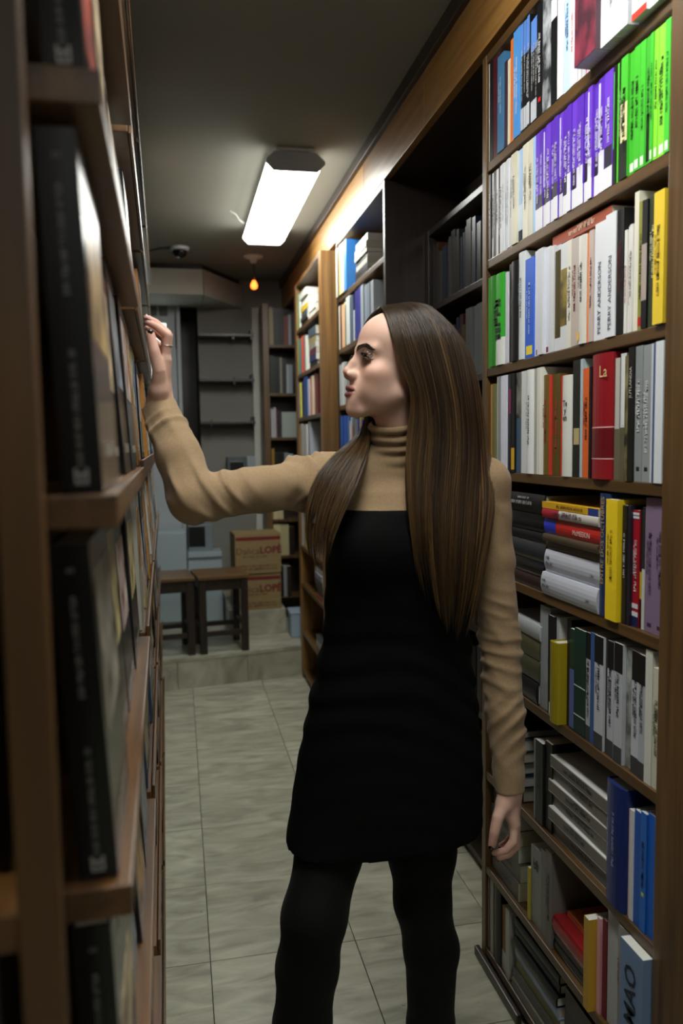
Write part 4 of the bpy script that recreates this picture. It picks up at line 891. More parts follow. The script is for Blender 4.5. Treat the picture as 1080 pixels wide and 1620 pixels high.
# ================================================================== display racks along the left (books shown face-out)
TH = math.radians(0.96)
LEFT = Matrix.Translation((-0.040, 0, 0)) @ Matrix.Rotation(TH, 4, 'Z')
def lbox(nm, lo, hi, m, r, bv=0.0015):
    """box in rack coordinates (x = depth behind the front plane is negative, y along the aisle)"""
    o = box(nm, lo, hi, m, r, bv); o.matrix_parent_inverse = Matrix.Identity(4); return o
LLEV = [0.155, 0.470, 0.782, 1.093, 1.405, 1.716, 2.028, 2.335]
M_RACK = wood('rack_wood', '#6b4a22', '#3c2811', axis='z'); M_LEDGE = wood('rack_ledge', '#6e4a22', '#3a2510', axis='y')
bays = [(0.62, 1.47), (1.50, 2.36), (2.39, 3.25), (3.28, 4.40)]
names = ['nearest the camera', 'beside the reaching hand', 'past the reaching hand', 'farthest, by the step']
for bi, (a, b_) in enumerate(bays):
    r = empty('display_rack'); r.matrix_world = LEFT; tag(r, 'wooden display rack of face-out books on the left, %s' % names[bi], 'rack', 'display racks along the left')
    lbox('back_board', (-0.115, a, 0.0), (-0.098, b_, 2.62), M_DARKZ, r, 0)
    for z in LLEV: lbox('ledge', (-0.098, a, z-0.026), (0.004 if bi == 0 else -0.004, b_, z), M_LEDGE, r, 0.002)
    for z in LLEV: lbox('ledge_lip', (-0.0035, a+0.0, z-0.028), (0.002, b_, z+0.012), M_LEDGE, r, 0.0015) if bi else None
    if bi: lbox('divider', (-0.098, a-0.024, 0.0), (-0.03, a-0.004, 2.62), M_RACK, r)
# the upright post at the rack's near end and the rack round the corner
r = empty('rack_post'); r.matrix_world = LEFT; tag(r, 'blurred brown wooden upright post at the near end of the left rack', 'post')
lbox('post', (-0.064, 0.525, 0.0), (-0.037, 0.545, 2.64), M_RACK, r, 0.002)
r = empty('side_rack'); r.matrix_world = LEFT; tag(r, 'dark side rack with a ledge left of the blurred post', 'rack')
lbox('back_board', (-0.36, 0.60, 0.0), (-0.118, 0.615, 2.62), M_DARKZ, r, 0)
for z in (0.82, 1.127, 1.46, 1.78): lbox('ledge', (-0.36, 0.538, z-0.026), (-0.066, 0.599, z), M_LEDGE, r, 0.002)
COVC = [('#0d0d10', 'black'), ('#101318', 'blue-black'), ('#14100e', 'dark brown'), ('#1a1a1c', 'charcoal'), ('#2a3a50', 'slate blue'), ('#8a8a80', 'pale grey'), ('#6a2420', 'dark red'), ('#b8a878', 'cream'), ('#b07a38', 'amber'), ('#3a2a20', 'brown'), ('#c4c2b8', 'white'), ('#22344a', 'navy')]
PICS = [('#3a1c10', '#d8a860'), ('#2a1410', '#e0c8a0'), ('#20242c', '#9aa8b4'), ('#3a2c1c', '#c8b088'), ('#701818', '#d8d0c8'), ('#1c2434', '#6a88b0'), ('#4a3a24', '#d8c890')]
q = random.Random(12)
def face_book(yc, z, W, H, T, hx, label, group, pic, lean=0.05, x0=-0.012, logo=False):
    """book standing face-out: cover faces +X, spine faces the camera (-Y)"""
    r = empty('display_book'); tag(r, label, 'book', group)
    # local: x = width (spine at -W/2), y = thickness (front cover at 0, back at T), z up; front (-y) turned to +X
    M = LEFT @ Matrix.Translation((x0-math.sin(lean)*0, yc, z+0.0008+T*math.sin(lean))) @ Matrix.Rotation(-lean, 4, 'Y') @ Matrix.Rotation(math.pi/2, 4, 'Z')
    r.matrix_world = M
    m = cmat(hx, 0.22)
    c = 0.0018; h = W/2
    link('cover', boxmesh('cover', [((-h, 0, 0), (h, c, H)), ((-h, c, 0), (-h+c, T-c, H)), ((-h, T-c, 0), (h, T, H))]), m, r)
    link('page_block', boxmesh('page_block', [((-h+c+0.0002, c+0.0002, 0.002), (h-0.002, T-c-0.0002, H-0.002))]), M_PAGES, r)
    if pic:
        link('cover_picture', boxmesh('cover_picture', [((-h*0.72, -0.0005, H*pic[2]), (h*0.80, 0, H*pic[3]))]), picmat(pic[0], pic[1]), r)
        me = glyph_mesh(W*0.6, H*0.045, q.randint(0, 9)); me.transform(Matrix.Rotation(math.pi/2, 4, 'X')); t = link('cover_title', me, cmat('#b8b4a8'), r); t.location = (0, -0.0012, H*(0.86 if pic[2] < 0.2 else 0.12))
    if logo:      # lettering on the spine, which faces the camera
        RS = Matrix(((0, 0, -1), (0, -1, 0), (-1, 0, 0)))    # read downwards on a face turned to -x
        for L, s, zz, sd in ((H*0.30, T*0.16, 0.70, 2), (H*0.34, T*0.16, 0.24, 4), (0.006, T*0.2, 0.93, 5)):
            me = glyph_mesh(L, s, sd); me.transform(ROT_UP.to_4x4()); t = link('spine_title', me, cmat('#6c6c6a'), r); t.location = (-h-0.0008, T/2, H*zz)
        # publisher's emblem: a little square of strokes
        v = []; f = []
        for (x0_, y0_, x1_, y1_) in ((-5, -6, -3, 6), (3, -6, 5, 6), (-3, 1, 3, 3), (-5, -6, 5, -4.4), (-1, -4, 1, 1)):
            n = len(v); v += [(x0_, y0_, 0), (x1_, y0_, 0), (x1_, y1_, 0), (x0_, y1_, 0)]; f.append((n, n+1, n+2, n+3))
        me = pyd('emblem', [(a*T*0.036, b*T*0.036, 0) for a, b, _ in v], f); me.transform(ROT_FLAT.to_4x4()); t = link('spine_emblem', me, cmat('#9a9a98'), r); t.location = (-h-0.0008, T/2, H*0.045)
    return r
LV = ['lowest', 'second', 'third', 'fourth', 'fifth', 'sixth', 'seventh', 'top']
for bi, (a, b_) in enumerate(bays):
    for li, z in enumerate(LLEV):
        y = a+0.014; n = 0
        while True:
            W = q.uniform(0.165, 0.21); T = q.uniform(0.018, 0.03); H = q.uniform(0.22, 0.278); logo = False
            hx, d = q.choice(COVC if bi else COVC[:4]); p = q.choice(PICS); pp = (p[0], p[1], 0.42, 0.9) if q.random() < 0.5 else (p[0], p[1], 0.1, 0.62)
            if bi == 0 and n == 0: W, T, H, hx, d, logo = 0.20, 0.030, 0.272, '#0b0b0d', 'black spined', True
            if bi == 0 and n == 0: pp = ('#4a2412', '#d8b878', 0.44, 0.88) if li == 4 else ('#3a3430', '#b0a898', 0.40, 0.9) if li == 3 else ('#101010', '#c84830', 0.10, 0.6) if li == 5 else pp
            if y+W > b_-0.01: break
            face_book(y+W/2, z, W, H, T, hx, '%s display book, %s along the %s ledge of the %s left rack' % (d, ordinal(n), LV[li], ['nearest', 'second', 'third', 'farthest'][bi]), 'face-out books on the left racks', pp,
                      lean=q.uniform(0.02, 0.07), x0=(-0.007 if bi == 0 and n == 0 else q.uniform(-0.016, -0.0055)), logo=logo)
            y += W+q.uniform(0.002, 0.02); n += 1
# two books on the side rack beyond the post
for z, hx, nm in ((1.46, '#c8d0c8', 'pale'), (1.127, '#0c0c0e', 'black'), (0.82, '#101012', 'charcoal')):
    r = book('%s book on the side rack left of the post' % nm, (0, 0, 0), 0.02, 0.22 if z < 1.4 else 0.05, 0.05, hx, {}, None, detail=False)
    r.matrix_world = LEFT @ Matrix.Translation((-0.135, 0.545, z+0.0005)) @ Matrix.Rotation(math.pi/2, 4, 'Z')
# ================================================================== the woman
# ---- signed-distance modelling in numpy
def V3(*a): return np.array(a, np.float32)
def rcone(p, a, b, ra, rb):
    a = np.asarray(a, np.float32); b = np.asarray(b, np.float32); ab = b-a
    t = np.clip(((p-a)@ab)/float(ab@ab), 0, 1)
    return np.linalg.norm(p-a-t[:, None]*ab, axis=1)-(ra+(rb-ra)*t)
def chain(p, pts, rad, k=0.0):
    d = None
    for i in range(len(pts)-1):
        e = rcone(p, pts[i], pts[i+1], rad[i], rad[i+1])
        d = e if d is None else (smin(d, e, k) if k else np.minimum(d, e))
    return d
def ell(p, c, r):
    q = p-np.asarray(c, np.float32); r = np.asarray(r, np.float32)
    k0 = np.linalg.norm(q/r, axis=1); k1 = np.linalg.norm(q/(r*r), axis=1)
    return k0*(k0-1)/np.maximum(k1, 1e-9)
def smin(a, b, k):
    h = np.clip(0.5+0.5*(b-a)/k, 0, 1); return b+(a-b)*h-k*h*(1-h)
def smax(a, b, k): return -smin(-a, -b, k)
def surfnet(fn, lo, hi, h):
    lo = np.array(lo, np.float32); hi = np.array(hi, np.float32)
    B = 16; n = np.ceil((hi-lo)/h/B).astype(int)*B
    nb = n//B
    bi = np.stack(np.meshgrid(*[np.arange(m) for m in nb], indexing='ij'), -1).reshape(-1, 3)
    cen = lo+(bi+0.5)*B*h
    dc = fn(cen.astype(np.float32))
    vol = np.empty(n+0, np.float32)
    act = np.abs(dc) < B*h*1.25
    off = np.stack(np.meshgrid(*[np.arange(B)]*3, indexing='ij'), -1).reshape(-1, 3)
    idx = np.where(act)[0]; CH = 60
    for q in np.where(~act)[0]:
        i, j, k = bi[q]*B; vol[i:i+B, j:j+B, k:k+B] = dc[q]
    for s in range(0, len(idx), CH):
        ii = idx[s:s+CH]
        pts = lo+((bi[ii][:, None, :]*B+off[None])*h).reshape(-1, 3)
        d = fn(pts.astype(np.float32)).reshape(len(ii), B, B, B)
        for q, dd in zip(ii, d):
            i, j, k = bi[q]*B; vol[i:i+B, j:j+B, k:k+B] = dd
    neg = vol < 0
    c = np.zeros(tuple(n-1), np.uint8)
    for a in (0, 1):
        for b in (0, 1):
            for e in (0, 1): c += neg[a:n[0]-1+a, b:n[1]-1+b, e:n[2]-1+e]
    cell = np.argwhere((c > 0) & (c < 8))
    vid = np.full(tuple(n-1), -1, np.int32); vid[tuple(cell.T)] = np.arange(len(cell))
    acc = np.zeros((len(cell), 3), np.float32); cnt = np.zeros(len(cell), np.float32)
    for ax in range(3):
        o1, o2 = [x for x in range(3) if x != ax]
        for a in (0, 1):
            for b in (0, 1):
                p0 = cell.copy(); p0[:, o1] += a; p0[:, o2] += b; p1 = p0.copy(); p1[:, ax] += 1
                d0 = vol[tuple(p0.T)]; d1 = vol[tuple(p1.T)]; m = (d0 < 0) != (d1 < 0)
                t = np.where(m, d0/np.where(m, d0-d1, 1), 0)
                pos = p0.astype(np.float32); pos[:, ax] += t
                acc += pos*m[:, None]; cnt += m
    v = lo+acc/cnt[:, None]*h
    faces = []
    for ax in range(3):
        o1, o2 = (ax+1) % 3, (ax+2) % 3
        s0 = [slice(None)]*3; s1 = [slice(None)]*3; s0[ax] = slice(0, -1); s1[ax] = slice(1, None)
        e = np.argwhere(neg[tuple(s0)] != neg[tuple(s1)])
        e = e[(e[:, o1] > 0) & (e[:, o2] > 0) & (e[:, o1] < n[o1]-1) & (e[:, o2] < n[o2]-1)]
        inside = neg[tuple(e.T)]
        q = []
        for a, b in ((-1, -1), (0, -1), (0, 0), (-1, 0)):
            w_ = e.copy(); w_[:, o1] += a; w_[:, o2] += b; q.append(vid[tuple(w_.T)])
        q = np.stack(q, 1); q[~inside] = q[~inside][:, ::-1]; faces.append(q)
    return v, np.concatenate(faces)
def npmesh(name, v, f, cols=None):
    me = bpy.data.meshes.new(name); me.vertices.add(len(v)); me.vertices.foreach_set('co', np.ascontiguousarray(v, np.float32).ravel())
    me.loops.add(f.size); me.loops.foreach_set('vertex_index', np.ascontiguousarray(f, np.int32).ravel())
    me.polygons.add(len(f)); me.polygons.foreach_set('loop_start', np.arange(0, f.size, f.shape[1], dtype=np.int32))
    me.update(calc_edges=True); me.validate()
    me.polygons.foreach_set('use_smooth', np.ones(len(me.polygons), bool))
    if cols is not None:
        at = me.color_attributes.new('tone', 'FLOAT_COLOR', 'POINT'); at.data.foreach_set('color', np.ascontiguousarray(cols, np.float32).ravel())
    return me
def relax(v, f, it=2, lam=0.5):
    for _ in range(it):
        acc = np.zeros_like(v); cnt = np.zeros(len(v), np.float32)
        for a, b in ((0, 1), (1, 2), (2, 3), (3, 0)):
            np.add.at(acc, f[:, a], v[f[:, b]]); np.add.at(cnt, f[:, a], 1)
            np.add.at(acc, f[:, b], v[f[:, a]]); np.add.at(cnt, f[:, b], 1)
        v = v+lam*(acc/np.maximum(cnt, 1)[:, None]-v)
    return v
person = empty('person', (0.36, 1.5, 0)); tag(person, 'woman in tan turtleneck and black dress reaching to the left shelf', 'person')

# ---- head, modelled facing +x in millimetres
HS = 0.00101; HC = V3(*(0.4339, 1.5000, 1.5899)); TILT = math.radians(12)
fw = np.array([-0.998*math.cos(TILT), -0.06*math.cos(TILT), math.sin(TILT)]); lf = np.cross([0, 0, 1.0], fw); lf /= np.linalg.norm(lf); upv = np.cross(fw, lf)
HR = np.stack([fw, lf, upv]).astype(np.float32)          # rows: local axes in world
def h2w(p): return HC+(np.asarray(p, np.float32)*HS)@HR
def w2h(p): return ((p-HC)@HR.T)/HS
def sym(p):
    q = p.copy(); q[:, 1] = np.abs(q[:, 1]); return q
def lips_d(q):
    up = chain(q, [(97.5, 0, -61.0), (94, 11, -62.2), (82, 26, -67.2)], [4.6, 4.1, 1.8], 2)
    lo = chain(q, [(96.0, 0, -74.5), (92, 11, -73.2), (81, 25, -68.6)], [5.4, 4.8, 1.8], 2)
    return up, lo
EYE = V3(75.5, 32, -0.5)
NB0 = V3(*(0.4424, 1.5350, 1.3944)); NB1 = V3(*(0.4271, 1.5110, 1.4843)); NBH = w2h(NB0[None])[0]; NTH = (-4, 0, -60)
def head_sdf(p):
    q = sym(p)
    d = ell(q, (-12, 0, 33), (92, 72, 79))
    d = smin(d, ell(q, (37, 0, 37), (55, 56, 54)), 22)
    d = smin(d, ell(q, (36, 0, -34), (50, 54, 66)), 24)
    d = smin(d, rcone(q, (10, 46, -60), (65, 16, -99), 13, 13), 24)
    d = smin(d, ell(q, (78, 0, -101), (14, 17, 13)), 12)
    d = smin(d, ell(q, (58, 42, -30), (22, 20, 18)), 18)
    d = smin(d, ell(q, (79, 0, -86), (11, 18, 12)), 12)
    d = smin(d, rcone(q, (86, 6, 13), (72, 42, 14), 8, 5.5), 16)
    d = smin(d, ell(q, (76, 0, -66), (16, 30, 24)), 20)
    d = smin(d, ell(q, (48, 38, -56), (26, 17, 28)), 20)
    d = smax(d, -ell(q, (97, 34, -1.5), (14, 19, 11)), 9)
    # nose
    d = smin(d, chain(q, [(82, 0, 4), (86, 0, -14), (90, 0, -36)], [8, 9.5, 11]), 9)
    n = chain(q, [(87, 0, 6), (96, 0, -13), (104, 0, -29)], [6.2, 6.4, 7.0], 4)
    n = smin(n, ell(q, (104.5, 0, -32.5), (8.2, 7.6, 7.4)), 4)
    n = smin(n, ell(q, (96, 11, -37.5), (11, 7.0, 7.6)), 5)
    d = smin(d, n, 7)
    d = smax(d, -ell(q, (101, 5.4, -44.5), (5.2, 2.8, 4.2)), 2)
    up, lo = lips_d(q)
    d = smin(d, up, 3.0); d = smin(d, lo, 3.0)
    d = smax(d, -chain(q, [(104, 0, -67.8), (95, 10, -67.8), (84, 24, -67.9)], [2.8, 2.3, 0.9]), 1.5)
    # eyelids
    e = q-EYE; lid = np.linalg.norm(e, axis=1)-13.9
    s = np.clip(1-(e[:, 1]/11.5)**2, 0, 1); op = np.maximum(e[:, 2]-(3.4*s+0.1), -(2.6*s-0.4)-e[:, 2])
    lid = smax(lid, -np.maximum(op, -(e[:, 0]-4)), 1.2)
    d = smin(d, lid, 2.5)
    d = smax(d, -(np.linalg.norm(e, axis=1)-12.7), 0.8)
    # ears
    d = smin(d, smax(ell(q, (-4, 72, -14), (17, 7, 29)), -ell(q, (0, 80, -12), (9, 6, 18)), 3), 6)
    # neck
    d = smin(d, rcone(p, NTH, NBH, 45, 47), 18)
    return d
hv, hf = surfnet(head_sdf, (-125, -95, -190), (130, 95, 120), 1.7)
hv = relax(hv, hf, 1, 0.4)
qh = sym(hv); up_, lo_ = lips_d(qh)
base = np.array(lin('#c8a291')[:3]); lipc = np.array(lin('#86504f')[:3]); rosy = np.array(lin('#c08470')[:3]); dark = np.array(lin('#4a2e26')[:3])
def blend(c, t, w_): return c*(1-w_[:, None])+t*w_[:, None]
hc = np.repeat(base[None], len(hv), 0)
hc = blend(hc, rosy, 0.45*np.exp(-((qh[:, 0]-62)**2/500+(qh[:, 1]-48)**2/500+(qh[:, 2]+32)**2/350)))
hc = blend(hc, rosy, 0.4*np.exp(-((qh[:, 0]-108)**2/150+(qh[:, 1])**2/150+(qh[:, 2]+38)**2/150)))
hc = blend(hc, lipc, np.clip(1.2-np.minimum(up_, lo_)/1.2, 0, 1)*(qh[:, 0] > 80))
ee = qh-EYE; lidm = np.exp(-(np.maximum(np.linalg.norm(ee, axis=1)-14, 0)**2)/34)*(ee[:, 0] > -2)
hc = blend(hc, dark, 0.82*np.clip(lidm, 0, 1))
hc = np.concatenate([hc, np.ones((len(hc), 1))], 1)
PARTS = [(h2w(hv), hf, hc)]

# ---- hands
def hand_sdf(J, wrist, fore):
    def fn(p):
        d = rcone(p, fore, wrist, 0.027, 0.0235)
        for nm in ('index', 'middle', 'ring', 'pinky'):
            d = smin(d, rcone(p, wrist, J[nm][0], 0.017, 0.0105), 0.014)
        d = smin(d, rcone(p, wrist, J['thumb'][0], 0.018, 0.0165), 0.012)
        d = smin(d, rcone(p, J['thumb'][0], J['index'][0], 0.012, 0.009), 0.010)
        for nm in ('index', 'middle', 'ring', 'pinky'):
            k = {'index': 1.0, 'middle': 1.03, 'ring': 0.97, 'pinky': 0.84}[nm]
            d = smin(d, chain(p, J[nm], [0.0094*k, 0.0085*k, 0.0073*k, 0.0060*k]), 0.0045)
        d = smin(d, chain(p, J['thumb'], [0.0150, 0.0118, 0.0104, 0.0082]), 0.006)
        return d
    return fn
RW = V3(*(-0.0294, 1.5000, 1.5156)); RE = V3(*(0.0248, 1.4150, 1.3472)); RS = V3(*(0.2912, 1.5250, 1.3701))
LW = V3(*(0.6435, 1.4500, 0.7304)); LE = V3(*(0.6418, 1.5000, 1.0480)); LS = V3(*(0.6161, 1.5200, 1.3575))
RJ = dict(index=[(-0.0172, 1.4780, 1.5977), (-0.0101, 1.4700, 1.6408), (-0.0297, 1.4740, 1.6568), (-0.0451, 1.4800, 1.6653)],
          middle=[(-0.0185, 1.5000, 1.6046), (-0.0125, 1.4980, 1.6481), (-0.0322, 1.4980, 1.6672), (-0.0477, 1.5000, 1.6763)],
          ring=[(-0.0201, 1.5210, 1.6023), (-0.0154, 1.5240, 1.6400), (-0.0344, 1.5230, 1.6559), (-0.0480, 1.5230, 1.6614)],
          pinky=[(-0.0230, 1.5400, 1.5936), (-0.0197, 1.5460, 1.6251), (-0.0344, 1.5450, 1.6390), (-0.0446, 1.5440, 1.6458)],
          thumb=[(-0.0303, 1.4780, 1.5430), (-0.0287, 1.4620, 1.5779), (-0.0352, 1.4570, 1.6109), (-0.0409, 1.4600, 1.6401)])
LJ = dict(index=[(0.6477, 1.4370, 0.6650), (0.6424, 1.4280, 0.6326), (0.6269, 1.4300, 0.6147), (0.6036, 1.4330, 0.6094)],
          middle=[(0.6600, 1.4580, 0.6492), (0.6607, 1.4560, 0.6065), (0.6457, 1.4600, 0.5872), (0.6274, 1.4630, 0.5810)],
          ring=[(0.6680, 1.4790, 0.6408), (0.6687, 1.4800, 0.5987), (0.6549, 1.4840, 0.5803), (0.6387, 1.4860, 0.5757)],
          pinky=[(0.6727, 1.4990, 0.6389), (0.6718, 1.5030, 0.6034), (0.6602, 1.5060, 0.5878), (0.6491, 1.5070, 0.5830)],
          thumb=[(0.6268, 1.4400, 0.7073), (0.6064, 1.4240, 0.6880), (0.5976, 1.4190, 0.6624), (0.5931, 1.4210, 0.6355)])
pink = np.array(lin('#c48c80')[:3])
for J, wr, el in ((RJ, RW, RE), (LJ, LW, LE)):
    dirv = (el-wr)/np.linalg.norm(el-wr); fore = wr+dirv*0.07
    allp = np.array([q for s in J.values() for q in s]+[tuple(wr), tuple(fore)])
    v, f = surfnet(hand_sdf(J, wr, fore), allp.min(0)-0.035, allp.max(0)+0.035, 0.0016)
    v = relax(v, f, 1, 0.4)
    tips = np.array([s[3] for s in J.values()]); dist = np.min(np.linalg.norm(v[:, None]-tips[None], axis=2), 1)
    c = blend(np.repeat(base[None], len(v), 0), pink, np.clip(1-dist/0.05, 0, 1)*0.7)
    PARTS.append((v, f, np.concatenate([c, np.ones((len(c), 1))], 1)))

# ---- torso, arms and legs
LVL = [(1.3812, 0.4654, 1.5300, 0.1216, 0.0700), (1.3468, 0.4649, 1.5250, 0.1561, 0.0920), (1.3030, 0.4524, 1.5150, 0.1590, 0.1040), (1.2398, 0.4411, 1.5100, 0.1587, 0.1120), (1.1628, 0.4344, 1.5100, 0.1544, 0.1020), (1.0596, 0.4234, 1.5100, 0.1502, 0.0900),
       (0.9813, 0.4185, 1.5100, 0.1619, 0.0980), (0.9138, 0.4165, 1.5150, 0.1756, 0.1060), (0.7920, 0.4108, 1.5200, 0.1932, 0.1180), (0.6574, 0.4005, 1.5200, 0.2036, 0.1240), (0.5870, 0.3930, 1.5200, 0.2026, 0.1260), (0.4933, 0.3912, 1.5200, 0.2001, 0.1200)]
LA = np.array(sorted(LVL), np.float32)
def loft(p, grow=0.0):
    z = p[:, 2]
    xc = np.interp(z, LA[:, 0], LA[:, 1]); yc = np.interp(z, LA[:, 0], LA[:, 2])
    a = np.interp(z, LA[:, 0], LA[:, 3])+grow; b = np.interp(z, LA[:, 0], LA[:, 4])+grow
    u = np.abs((p[:, 0]-xc)/a); w_ = np.abs((p[:, 1]-yc)/b)
    r = (u**2.3+w_**2.3)**(1/2.3)
    return (r-1)*np.minimum(a, b)
ZT = float(LA[-1, 0])

bustL = V3(*(0.3582, 1.4380, 1.2397)); bustR = V3(*(0.4740, 1.4380, 1.2300))
def torso(p, grow=0.0):
    d = smax(loft(p, grow), p[:, 2]-ZT-grow, 0.03)
    for c in (bustL, bustR): d = smin(d, ell(p, c, (0.060+grow, 0.040+grow, 0.056+grow)), 0.04)
    return d
def shoulders(p, grow=0.0):
    d = rcone(p, NB0, RS, 0.052+grow, 0.043+grow)
    d = smin(d, rcone(p, NB0, LS, 0.052+grow, 0.046+grow), 0.03)
    return d
def arm_r(p, g=0.0):
    return chain(p, [RS, RS*0.5+RE*0.5, RE, RE*0.55+RW*0.45, RW], [0.044+g, 0.036+g, 0.034+g, 0.033+g, 0.024+g], 0.012)
def arm_l(p, g=0.0):
    return chain(p, [LS, LS*0.5+LE*0.5, LE, LE*0.5+LW*0.5, LW], [0.044+g, 0.037+g, 0.033+g, 0.032+g, 0.023+g], 0.012)
LEGR = ([(0.3197, 1.5300, 0.7768), (0.2747, 1.4950, 0.6243), (0.2323, 1.4400, 0.5233), (0.2190, 1.4550, 0.4108), (0.2088, 1.4700, 0.2814), (0.1991, 1.4900, 0.0912)], [0.072, 0.064, 0.060, 0.058, 0.055, 0.034])
LEGL = ([(0.4882, 1.5300, 0.7599), (0.4770, 1.5200, 0.5862), (0.4746, 1.5100, 0.4807), (0.4985, 1.5250, 0.3620), (0.5027, 1.5450, 0.1730), (0.4981, 1.5600, 0.0248)], [0.072, 0.068, 0.056, 0.055, 0.048, 0.034])
def foot(p, leg):
    a = np.array(leg[0][-1]); h = V3(a[0], a[1]+0.03, 0.045); t = V3(a[0]-0.01, a[1]-0.14, 0.026)
    return smin(rcone(p, a, h, leg[1][-1], 0.04), rcone(p, h, t, 0.036, 0.024), 0.02)
def legs(p, g=0.0):
    return np.minimum(chain(p, LEGR[0], [r+g for r in LEGR[1]], 0.02), chain(p, LEGL[0], [r+g for r in LEGL[1]], 0.02))
def body_sdf(p):
    d = smin(torso(p, -0.016), shoulders(p, -0.008), 0.03)
    d = smax(d, float(LA[1, 0])-p[:, 2], 0.02) if False else d
    d = smin(d, rcone(p, NB0, NB0*0.5+NB1*0.5, 0.047, 0.040), 0.03)
    d = smin(d, arm_r(p, -0.004), 0.02); d = smin(d, arm_l(p, -0.004), 0.02)
    d = smax(d, float(LA[2, 0])-p[:, 2], 0.03)
    d = smin(d, legs(p, -0.004), 0.03)
    d = smin(d, np.minimum(foot(p, LEGR), foot(p, LEGL)), 0.02)
    return d
v, f = surfnet(body_sdf, (-0.16, 1.28, -0.02), (0.80, 1.72, 1.46), 0.006)
c = np.concatenate([np.repeat(base[None], len(v), 0), np.ones((len(v), 1))], 1); PARTS.append((v, f, c))
off = 0; av = []; af = []; ac = []
for v, f, c in PARTS: av.append(v); af.append(f+off); ac.append(c); off += len(v)
me = npmesh('body', np.concatenate(av), np.concatenate(af), np.concatenate(ac))
def tone_mat(key, rough, sss=0.0, spec=0.4, bump=None, sheen=0.0):
    m = mat(key, '#808080', rough, spec, sheen=sheen, bump=bump); nt = m.node_tree; b_ = nt.nodes['Principled BSDF']
    a = nt.nodes.new('ShaderNodeAttribute'); a.attribute_name = 'tone'; nt.links.new(a.outputs['Color'], b_.inputs['Base Color'])
    if sss:
        b_.inputs['Subsurface Weight'].default_value = sss; b_.inputs['Subsurface Radius'].default_value = (0.006, 0.0025, 0.0015); b_.inputs['Subsurface Scale'].default_value = 1.0
    return m
def child(name, me, m):
    o = link(name, me, m, person); o.matrix_parent_inverse = Matrix.Translation(-person.location); return o
child('body', me, tone_mat('skin', 0.58, 0.12, bump=(900, 0.12, 0.0004)))

# ---- eyes, brows, nails, ring
def uvsphere(c, r, ax, iris=0.52):
    """eyeball with its pole along ax; returns mesh with white, iris and pupil slots"""
    ax = Vector(ax).normalized(); t = ax.orthogonal().normalized(); b_ = ax.cross(t); v = []; f = []; mi = []
    N, S = 14, 20
    ang = [0.0, 0.12, 0.2, 0.3, iris, iris+0.02]+[iris+0.02+(math.pi-iris-0.02)*k/8 for k in range(1, 9)]
    for a in ang:
        for k in range(S):
            th = 2*math.pi*k/S; d_ = ax*math.cos(a)+(t*math.cos(th)+b_*math.sin(th))*math.sin(a); v.append(tuple(Vector(c)+d_*r))
    for i in range(len(ang)-1):
        for k in range(S):
            f.append((i*S+k, i*S+(k+1) % S, (i+1)*S+(k+1) % S, (i+1)*S+k)); mi.append(2 if ang[i+1] <= 0.2 else 1 if ang[i+1] <= iris+0.021 else 0)
    me = pyd('eye', v, f, True)
    for m in (mat('eye_white', '#7a726c', 0.15), mat('iris', '#2e1c12', 0.1), mat('pupil', '#050505', 0.08)): me.materials.append(m)
    me.polygons.foreach_set('material_index', mi); return me
for s in (-1, 1):
    child('eye', uvsphere(h2w([EYE[0], s*EYE[1], EYE[2]]), 12.6*HS, fw+0.38*lf*(-s if s < 0 else 1)), None)
def surf_x(y, z, x0=140.0):
    """front surface of the head at (y, z): march back along -x"""
    x = x0
    for _ in range(60):
        d = float(head_sdf(np.array([[x, y, z]], np.float32))[0])
        if d < 0.15: break
        x -= max(d*0.7, 0.1)
    return x
mbrow = mat('brow_hair', '#23160f', 0.7)
for s in (-1, 1):
    v = []; f = []
    for k in range(60):
        t = k/59; y = 9+t*43; zc = 13.0+6.5*math.sin(min(t/0.66, 1)*math.pi/2)-7.5*(max(0, t-0.55)/0.45)**1.3; y = 8+t*38
        wd = (3.2*(1-t)**0.5+0.8)
        for j in range(4):
            z0 = zc-wd+2*wd*j/3+random.uniform(-0.4, 0.4); x = surf_x(s*y, z0); y1 = y+4.5+random.uniform(-1, 1); z1 = z0+(1.6-2.4*t)+0.5
            x1 = surf_x(s*y1, z1)
            a = h2w([x+0.1, s*y, z0]); b_ = h2w([x1+0.6, s*y1, z1])
            vv, ff = tube_vf([tuple(a), tuple((a+b_)/2+np.array(fw)*0.0003), tuple(b_)], [0.00055, 0.0005, 0.00015], 3); n = len(v); v += vv; f += [tuple(i+n for i in q) for q in ff]
    child('eyebrow', pyd('eyebrow', v, f, True), mbrow)
    v = []; f = []
    for k in range(26):        # upper lashes along the lid edge
        t = k/25; y = -11.5+23*t; sq = max(0, 1-(y/12)**2); z0 = 3.4*sq+0.2; xx = math.sqrt(max(13.9**2-y*y-z0*z0, 1))
        a = h2w([EYE[0]+xx-0.2, s*(EYE[1]+y), z0]); b_ = h2w([EYE[0]+xx+5.0, s*(EYE[1]+y*1.18), z0+2.0])
        vv, ff = tube_vf([tuple(a), tuple((a+b_)/2-upv*0.0005), tuple(b_)], [0.0008, 0.0006, 0.0002], 3); n = len(v); v += vv; f += [tuple(i+n for i in q) for q in ff]
    child('eyelashes', pyd('eyelashes', v, f, True), mbrow)
mnail = mat('black_polish', '#08080a', 0.12, coat=0.6)
